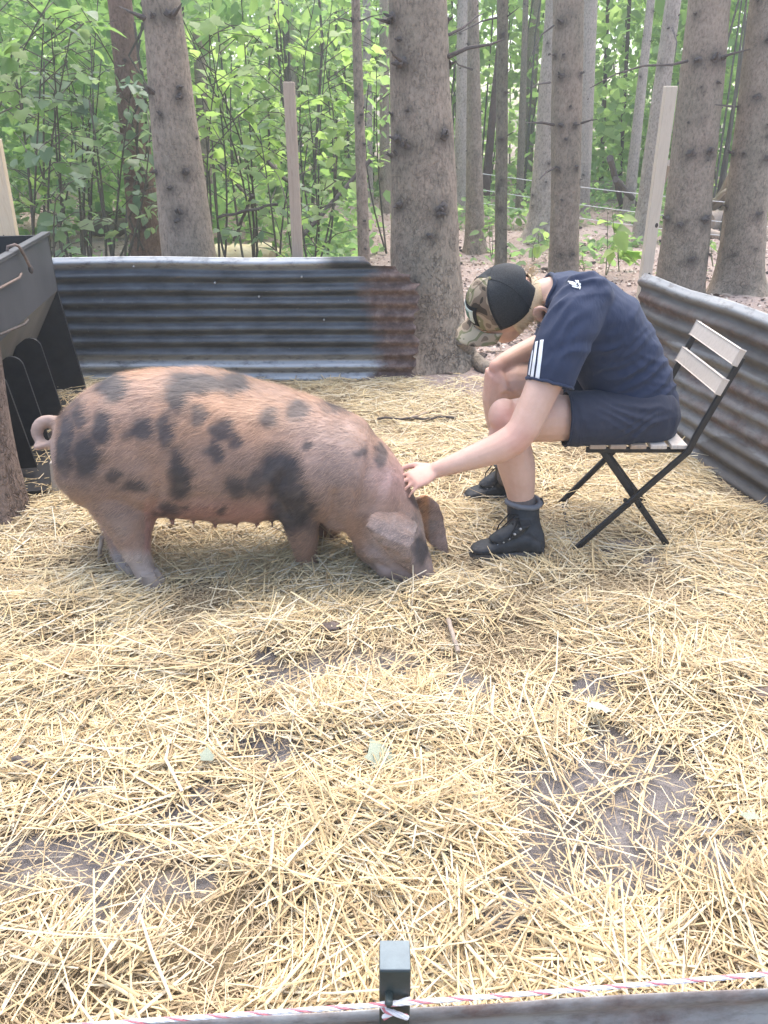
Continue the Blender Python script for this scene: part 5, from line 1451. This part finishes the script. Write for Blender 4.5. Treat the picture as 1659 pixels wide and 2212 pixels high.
# hair
m_hair = mat('blond hair', (.56, .42, .25), (.72, .57, .37), 90, .55, .4, bump=.5, stretch=(1, 1, 4))
hb = MB()
hb.ball(H(-.022, 0, -.028), HF * .117, HL * .098, HU * .110, 36, 24)
hair = hb.build('hair', m_hair, per)
bm = bmesh.new(); bm.from_mesh(hair.data)
def hl(c):
    d = c - HC; return d.dot(HF), d.dot(HL), d.dot(HU)
def bald(c):
    f, l, u = hl(c)
    return u < -.12 or (f > .012 and u < -.012) or f > .05 or (f > -.05 and u < -.06 and abs(l) > .05) or u > .03
bmesh.ops.delete(bm, geom=[f for f in bm.faces if bald(f.calc_center_median())], context='FACES'); bm.to_mesh(hair.data); bm.free()
g = np.random.default_rng(77)
vs, fs = [], []
hp = [p.center.copy() for p in hair.data.polygons]; hn = [p.normal.copy() for p in hair.data.polygons]
for k in range(2600):
    i = g.integers(len(hp))
    p = hp[i] + Vector(g.normal(0, .005, 3)); n = hn[i]
    if hl(p)[2] > -.012: continue
    down = (-HU * .8 - HF * .35); d = (down - n * down.dot(n)).normalized() + Vector(g.normal(0, .22, 3))
    L = g.uniform(.012, .028); s = d.cross(n).normalized() * .0009
    a = p + n * .002; b = a + d * L * .5 + n * .004; c = a + d * L + n * .003
    m_ = len(vs); vs += [a - s, a + s, b + s, b - s, c]; fs += [(m_, m_ + 1, m_ + 2, m_ + 3), (m_ + 3, m_ + 2, m_ + 4)]
tuft = H(-.125, .0, .045)
for k in range(110):
    a = tuft + Vector(g.normal(0, .012, 3)); d = (-HF * .8 + HU * .5 + Vector(g.normal(0, .4, 3))).normalized()
    L = g.uniform(.012, .03); s = d.cross(Vector((0, 1, 0))).normalized() * .0009
    b = a + d * L * .5; c = a + d * L - HU * .006
    m_ = len(vs); vs += [a - s, a + s, b + s, b - s, c]; fs += [(m_, m_ + 1, m_ + 2, m_ + 3), (m_ + 3, m_ + 2, m_ + 4)]
tag(MB().add(vs, fs).build('strands', m_hair, hair, fix=False), None, None, None, 'stuff')
# cap
cap = thing('cap', 'camouflage and black baseball cap worn on the bent head', 'cap', HC)
t = NT('camouflage')
n_ = t.noise(11, 2, .5, (1, 1, 1), .6)
t.set(t.ramp(n_, [(0, (.045, .035, .025)), (.40, (.16, .12, .085)), (.47, (.30, .24, .17)), (.54, (.17, .165, .09)), (.60, (.36, .31, .22)), (.68, (.10, .075, .05))], 'CONSTANT'), .85, .2)
t.bump(t.noise(500, 2), .15, .001); m_camo = t.m
t = NT('black mesh panel'); t.set(t.ramp(t.noise(300, 2, .5), [(.4, (.016, .018, .020)), (.6, (.030, .033, .036))]), .75, .3); t.bump(t.noise(500, 2), .3, .001); m_capb = t.m
cr = MB(); nr, nseg = 22, 64
grid = []
for i in range(nr + 1):
    q = i / nr
    z = .132 * math.sin(q * math.pi / 2) ** .95
    sc_ = math.cos(q * math.pi / 2) ** .62 if i < nr else 0.0
    row = []
    for k in range(nseg):
        a = 2 * math.pi * k / nseg
        f = math.cos(a); l = math.sin(a)
        fr = max(f, 0)
        drop = -.012 * abs(l) ** 3
        row.append(H((.122 * f + .006 * fr) * sc_ - .004, .100 * l * sc_, z * (1 + .06 * fr) + drop * (1 - q)))
    grid.append(row)
vs = [p for r in grid for p in r]
front, rear = [], []
for i in range(nr):
    for k in range(nseg):
        k2 = (k + 1) % nseg
        fc = (i * nseg + k, i * nseg + k2, (i + 1) * nseg + k2, (i + 1) * nseg + k)
        a = 2 * math.pi * (k + .5) / nseg; a = a if a < math.pi else a - 2 * math.pi
        if abs(a) < R(180) and abs(a) > R(150) and i < 8: continue          # strap opening
        (front if abs(a) < R(62) else rear).append(fc)
for nm, F_, m_ in (('front_panel', front, m_camo), ('back_panel', rear, m_capb)):
    o = MB().add(vs, F_).build(nm, m_, cap)
    bm = bmesh.new(); bm.from_mesh(o.data); bmesh.ops.delete(bm, geom=[v for v in bm.verts if not v.link_faces], context='VERTS'); bmesh.ops.remove_doubles(bm, verts=bm.verts[:], dist=1e-5); bm.to_mesh(o.data); bm.free()
    s_ = o.modifiers.new('t', 'SOLIDIFY'); s_.thickness = .002; s_.offset = 0
    if nm == 'front_panel': capfront = o
for adeg in (62, 120, -62, -120, 0):
    k = int(round((adeg % 360) / 360 * nseg)) % nseg
    MB().tube([grid[i][k] + (grid[i][k] - H(0, 0, .03)).normalized() * .0015 for i in range(nr + 1)], .0013, 6).build('seam', m_capb if adeg else m_camo, cap)
MB().ball(H(-.004, 0, .134), HF * .008, HL * .008, HU * .005, 10, 6).build('button', m_camo, cap)
MB().tube([H(-.118 * math.cos(a) - .004, .100 * math.sin(a), .006) for a in np.linspace(-.6, .6, 9)], .006, 6, flat=.4).build('strap', m_capb, cap)
vb, fb = [], []
for j in range(9):
    for i in range(21):
        a = (i / 20 - .5) * 2 * R(62); s = j / 8
        f0, l0 = .126 * math.cos(a), .101 * math.sin(a)
        ext = .078 * max(0, math.cos(a * 1.25)) ** .5
        l = l0 * (1 + .02 * s)
        vb.append(H(f0 + ext * s, l, .004 - 3.6 * l * l * (1 + .5 * s) - .008 * s))
for j in range(8):
    for i in range(20): fb.append((j * 21 + i, j * 21 + i + 1, (j + 1) * 21 + i + 1, (j + 1) * 21 + i))
o = MB().add(vb, fb).build('brim', m_camo, cap)
s_ = o.modifiers.new('t', 'SOLIDIFY'); s_.thickness = .0045; s_.offset = 0
def cap_patch(name, u0, u1, l0, l1, lift, m):
    vs, fs = [], []
    N = 10
    for j in range(N + 1):
        for i in range(N + 1):
            q = (u0 + (u1 - u0) * j / N); l = l0 + (l1 - l0) * i / N
            sc_ = math.cos(q * math.pi / 2) ** .62
            a = math.asin(max(-1, min(1, l / (.100 * sc_))))
            f = math.cos(a)
            p = H((.122 * f + .006 * f) * sc_ - .004, .100 * math.sin(a) * sc_, .132 * math.sin(q * math.pi / 2) ** .95 * (1 + .06 * f))
            vs.append(p + (p - H(-.03, 0, .02)).normalized() * lift)
    for j in range(N):
        for i in range(N): fs.append((j * (N + 1) + i, j * (N + 1) + i + 1, (j + 1) * (N + 1) + i + 1, (j + 1) * (N + 1) + i))
    o = MB().add(vs, fs).build(name, m, cap)
    s = o.modifiers.new('t', 'SOLIDIFY'); s.thickness = .002; s.offset = 0
    return o
m_pblk = mat('patch border', (.015, .016, .016), rough=.8, bump=.1)
m_pwht = mat('patch centre', (.50, .56, .48), (.56, .61, .54), 60, .7, .2, bump=.1)
m_pgrn = mat('patch mark', (.10, .20, .14), rough=.7, bump=0)
cap_patch('patch', .10, .50, -.046, .046, .002, m_pblk)
cap_patch('patch_centre', .16, .43, -.034, .034, .0042, m_pwht)
cap_patch('patch_mark', .22, .37, -.006, .016, .006, m_pgrn)
# boots and socks
m_boot = mat('black boot leather', (.016, .017, .019), (.045, .047, .05), 30, .6, .35, bump=.35, bscale=60)
m_sole = mat('grey boot sole', (.10, .095, .09), (.15, .14, .13), 30, .85, .2, bump=.3)
m_cuff = mat('grey boot cuff', (.13, .135, .15), (.18, .185, .2), 30, .8, .2, bump=.2)
m_sock = mat('grey sock', (.115, .10, .095), (.15, .13, .125), 120, .9, .15, bump=.5, stretch=(1, 1, .2))
m_lace = mat('black lace', (.012, .012, .013), rough=.8, bump=.2)
m_eyel = mat('eyelet metal', (.5, .5, .5), rough=.35, metal=.8, bump=0)
def boot(label, heel, toe, ank, lab=None):
    heel, toe = Vector(heel), Vector(toe)
    fx = (toe - heel); fx.z = 0; L = fx.length; fx.normalize(); fy = UZ.cross(fx)
    def B(x, y, z): return heel + fx * x * L + fy * y + UZ * (z - heel.z)
    o = thing('boot', label, 'boot', heel)
    mb = MB()
    ring = [(.02, .028, .02, .050), (.06, .034, .018, .075), (.2, .037, .018, .10), (.38, .036, .018, .098), (.55, .042, .018, .082), (.72, .047, .018, .066), (.86, .045, .018, .054), (.95, .034, .018, .044), (.99, .018, .02, .034)]
    mb.loft([(B(x, 0, (z0 + z1) / 2), UZ * ((z1 - z0) / 2), fy * w, .8) for x, w, z0, z1 in ring], 24)
    ax_ = Vector(ank) - B(.23, 0, .185); ax_.z = 0
    mb.loft([(B(.20, 0, .04), fx * .062, fy * .036), (B(.235, 0, .08) + ax_ * .3, fx * .072, fy * .042), (B(.235, 0, .115) + ax_ * .6, fx * .062, fy * .043), (B(.23, 0, .15) + ax_ * .85, fx * .059, fy * .046), (B(.22, 0, .180) + ax_, fx * .060, fy * .047), (B(.22, 0, .186) + ax_, fx * .05, fy * .04)], 22)
    mb.loft([(B(.30, 0, .14), fx * .03, fy * .03), (B(.48, 0, .10), fx * .05, fy * .036), (B(.62, 0, .075), fx * .04, fy * .036)], 18)
    mb.fused('upper', m_boot, .005, 3, .5, o)
    so_ = MB()
    outl = []
    for k in range(40):
        a = 2 * math.pi * k / 40
        x = .5 + .515 * math.cos(a); y = math.sin(a)
        w = np.interp(x, [-.02, .05, .2, .4, .6, .75, .9, 1.02], [.026, .036, .041, .038, .046, .051, .046, .028])
        outl.append((x, math.copysign(abs(y) ** .6, y) * w))
    r0 = [B(x, y, .0) for x, y in outl]; r1 = [B(x, y * 1.03, .014) for x, y in outl]; r2 = [B(x, y, .030 + (.018 if x < .15 else 0)) for x, y in outl]
    vs = r0 + r1 + r2
    fs = [(j * 40 + k, j * 40 + (k + 1) % 40, (j + 1) * 40 + (k + 1) % 40, (j + 1) * 40 + k) for j in range(2) for k in range(40)] + [tuple(range(40))[::-1], tuple(range(80, 120))]
    so_.add(vs, fs).build('sole', m_sole, o)
    MB().tube([B(.22, 0, .184) + ax_ + fx * .060 * math.cos(a) + fy * .047 * math.sin(a) + UZ * .004 * math.sin(a * 2) for a in np.linspace(0, 2 * math.pi, 25)], .0105, 8, round_ends=False).build('cuff', m_cuff, o)
    MB().tube([B(-.02, 0, .165) + ax_, B(-.045, 0, .18) + ax_, B(-.02, 0, .198) + ax_], .005, 6).build('pull_loop', m_boot, o)
    top_z = lambda x: np.interp(x, [.30, .40, .5, .6, .7], [.175, .140, .112, .092, .076])
    lc, ey = MB(), MB()
    for k, x in enumerate((.36, .43, .50, .57, .64)):
        w = .030 - .0016 * k
        z = float(top_z(x))
        lc.tube([B(x, -w, z - .014), B(x + .012, 0, z + .003), B(x + .03, w, z - .014)], .0027, 6)
        lc.tube([B(x, w, z - .014), B(x + .012, 0, z + .006), B(x + .03, -w, z - .014)], .0027, 6)
        for s in (-1, 1): ey.ball(B(x, s * (w + .006), z - .020), fx * .006, fy * .005, UZ * .005, 8, 5)
    lc.tube([B(.37, -.012, .165), B(.47, -.045, .155), B(.60, -.050, .105), B(.63, -.04, .085), B(.58, -.03, .10), B(.42, -.015, .16)], .0025, 6)
    lc.tube([B(.37, .012, .165), B(.45, .045, .14), B(.52, .05, .10), B(.48, .04, .11), B(.40, .02, .16)], .0025, 6)
    lc.build('laces', m_lace, o)
    ey.build('eyelets', m_eyel, o)
    return o
h1_ = gnd(1172, 1196, .012); h1_.z = .028; t1_ = gnd(1014, 1196, .005); t1_.y -= .01
boot('near black hiking boot with grey cuff, planted in the straw', h1_, t1_, at(1128, 1100, 2.555))
h2_ = gnd(1128, 1072, .008); h2_.z = .024; t2_ = gnd(1003, 1078, .01)
boot('far black hiking boot half hidden behind the near shin', h2_, t2_, at(1100, 1010, 2.905))
for (a, b, Y, r) in (((1125, 1076), (1128, 1125), 2.56, 31), ((1098, 990), (1101, 1030), 2.905, 28.5)):
    p, q = at(*a, Y), at(*b, Y)
    MB().tube([p, p.lerp(q, .4), p.lerp(q, .7), q], [r * pxm(Y, .2)] * 4, 18).build('sock', m_sock, per)

# ------------------------------------------------------------------ small things on the floor
log('dark bare stick half buried in the straw at the lower left', gnd(28, 1643, .03), gnd(112, 1672, .012), .010, m_stub, 'stick', 'stick', .006)
log('grey upright twig lying in the straw between the pig snout and the bare soil', gnd(968, 1338, .05), gnd(990, 1408, .04), .007, m_deadw, 'stick', 'stick', .004)
log('thin forked twig lying behind the pig neck', gnd(815, 905, .03), gnd(985, 902, .03), .006, m_stub, 'twig', 'stick', .008)
log('short grey twig near the foot of the thickest spruce', gnd(885, 905, .03), gnd(950, 880, .03), .005, m_deadw, 'twig', 'stick', .008)
log('grey stub of a stick standing by the pig hind foot', gnd(214, 1210, .0), at(220, 1160, gnd(214, 1210).y), .008, m_deadw, 'stick', 'stick', .004)
m_clod = mat('soil clod', (.13, .10, .085), (.19, .15, .13), 40, .95, .1, bump=.8)
for lab, u, v, r in (('brown lump of dung on the straw in front of the pig', 716, 1362, .022), ('dark clod lying in the soil hollow at the left', 300, 1835, .022), ('grey stone at the right edge of the straw', 1650, 1500, .035), ('small dark hole of a clod in the bare soil patch', 1253, 1985, .012)):
    p = gnd(u, v, .03)
    mb = MB(); mb.ball((0, 0, 0), (r * 1.35, 0, 0), (0, r, 0), (0, 0, r * .5), 20, 12)
    o = mb.build('clod', m_clod)
    cc = coords(o.data); cc *= 1 + .45 * fbm(cc[:, 0] * 45 + u, cc[:, 1] * 45, cc[:, 2] * 45, 3)[:, None]; set_coords(o.data, cc)
    o.location = (p.x, p.y, (.028 if v < 1600 else .004) + float(mound_h(np.array(p.x), np.array(p.y))) * .8)
    tag(o, lab, 'clod')
m_dry = mat('dried leaf', (.24, .27, .20), (.33, .36, .28), 30, .7, .25, bump=.3)
m_dry2 = mat('pale dried leaf', (.34, .42, .34), (.42, .49, .41), 30, .7, .25, bump=.3)
for lab, u, v, s, m_, yaw in (('curled grey green maple leaf on the straw at the centre', 832, 1655, .085, m_dry, .6), ('small pale green leaf on the straw near the bare patch', 1312, 1525, .07, m_dry2, 1.9), ('tiny dark leaf standing at the right of the bare patch', 1623, 1752, .045, m_dry, 2.6), ('grey green leaf on the straw left of the centre', 446, 1640, .04, m_dry, .2)):
    p = gnd(u, v, .05)
    o = maple_leaf(int(u)).build('fallen_leaf', m_, fix=False)
    o.location = (p.x, p.y, .045 + float(mound_h(np.array(p.x), np.array(p.y))) * .85); o.scale = (s, s, s); o.rotation_euler = (.35, .25, yaw)
    tag(o, lab, 'leaf')
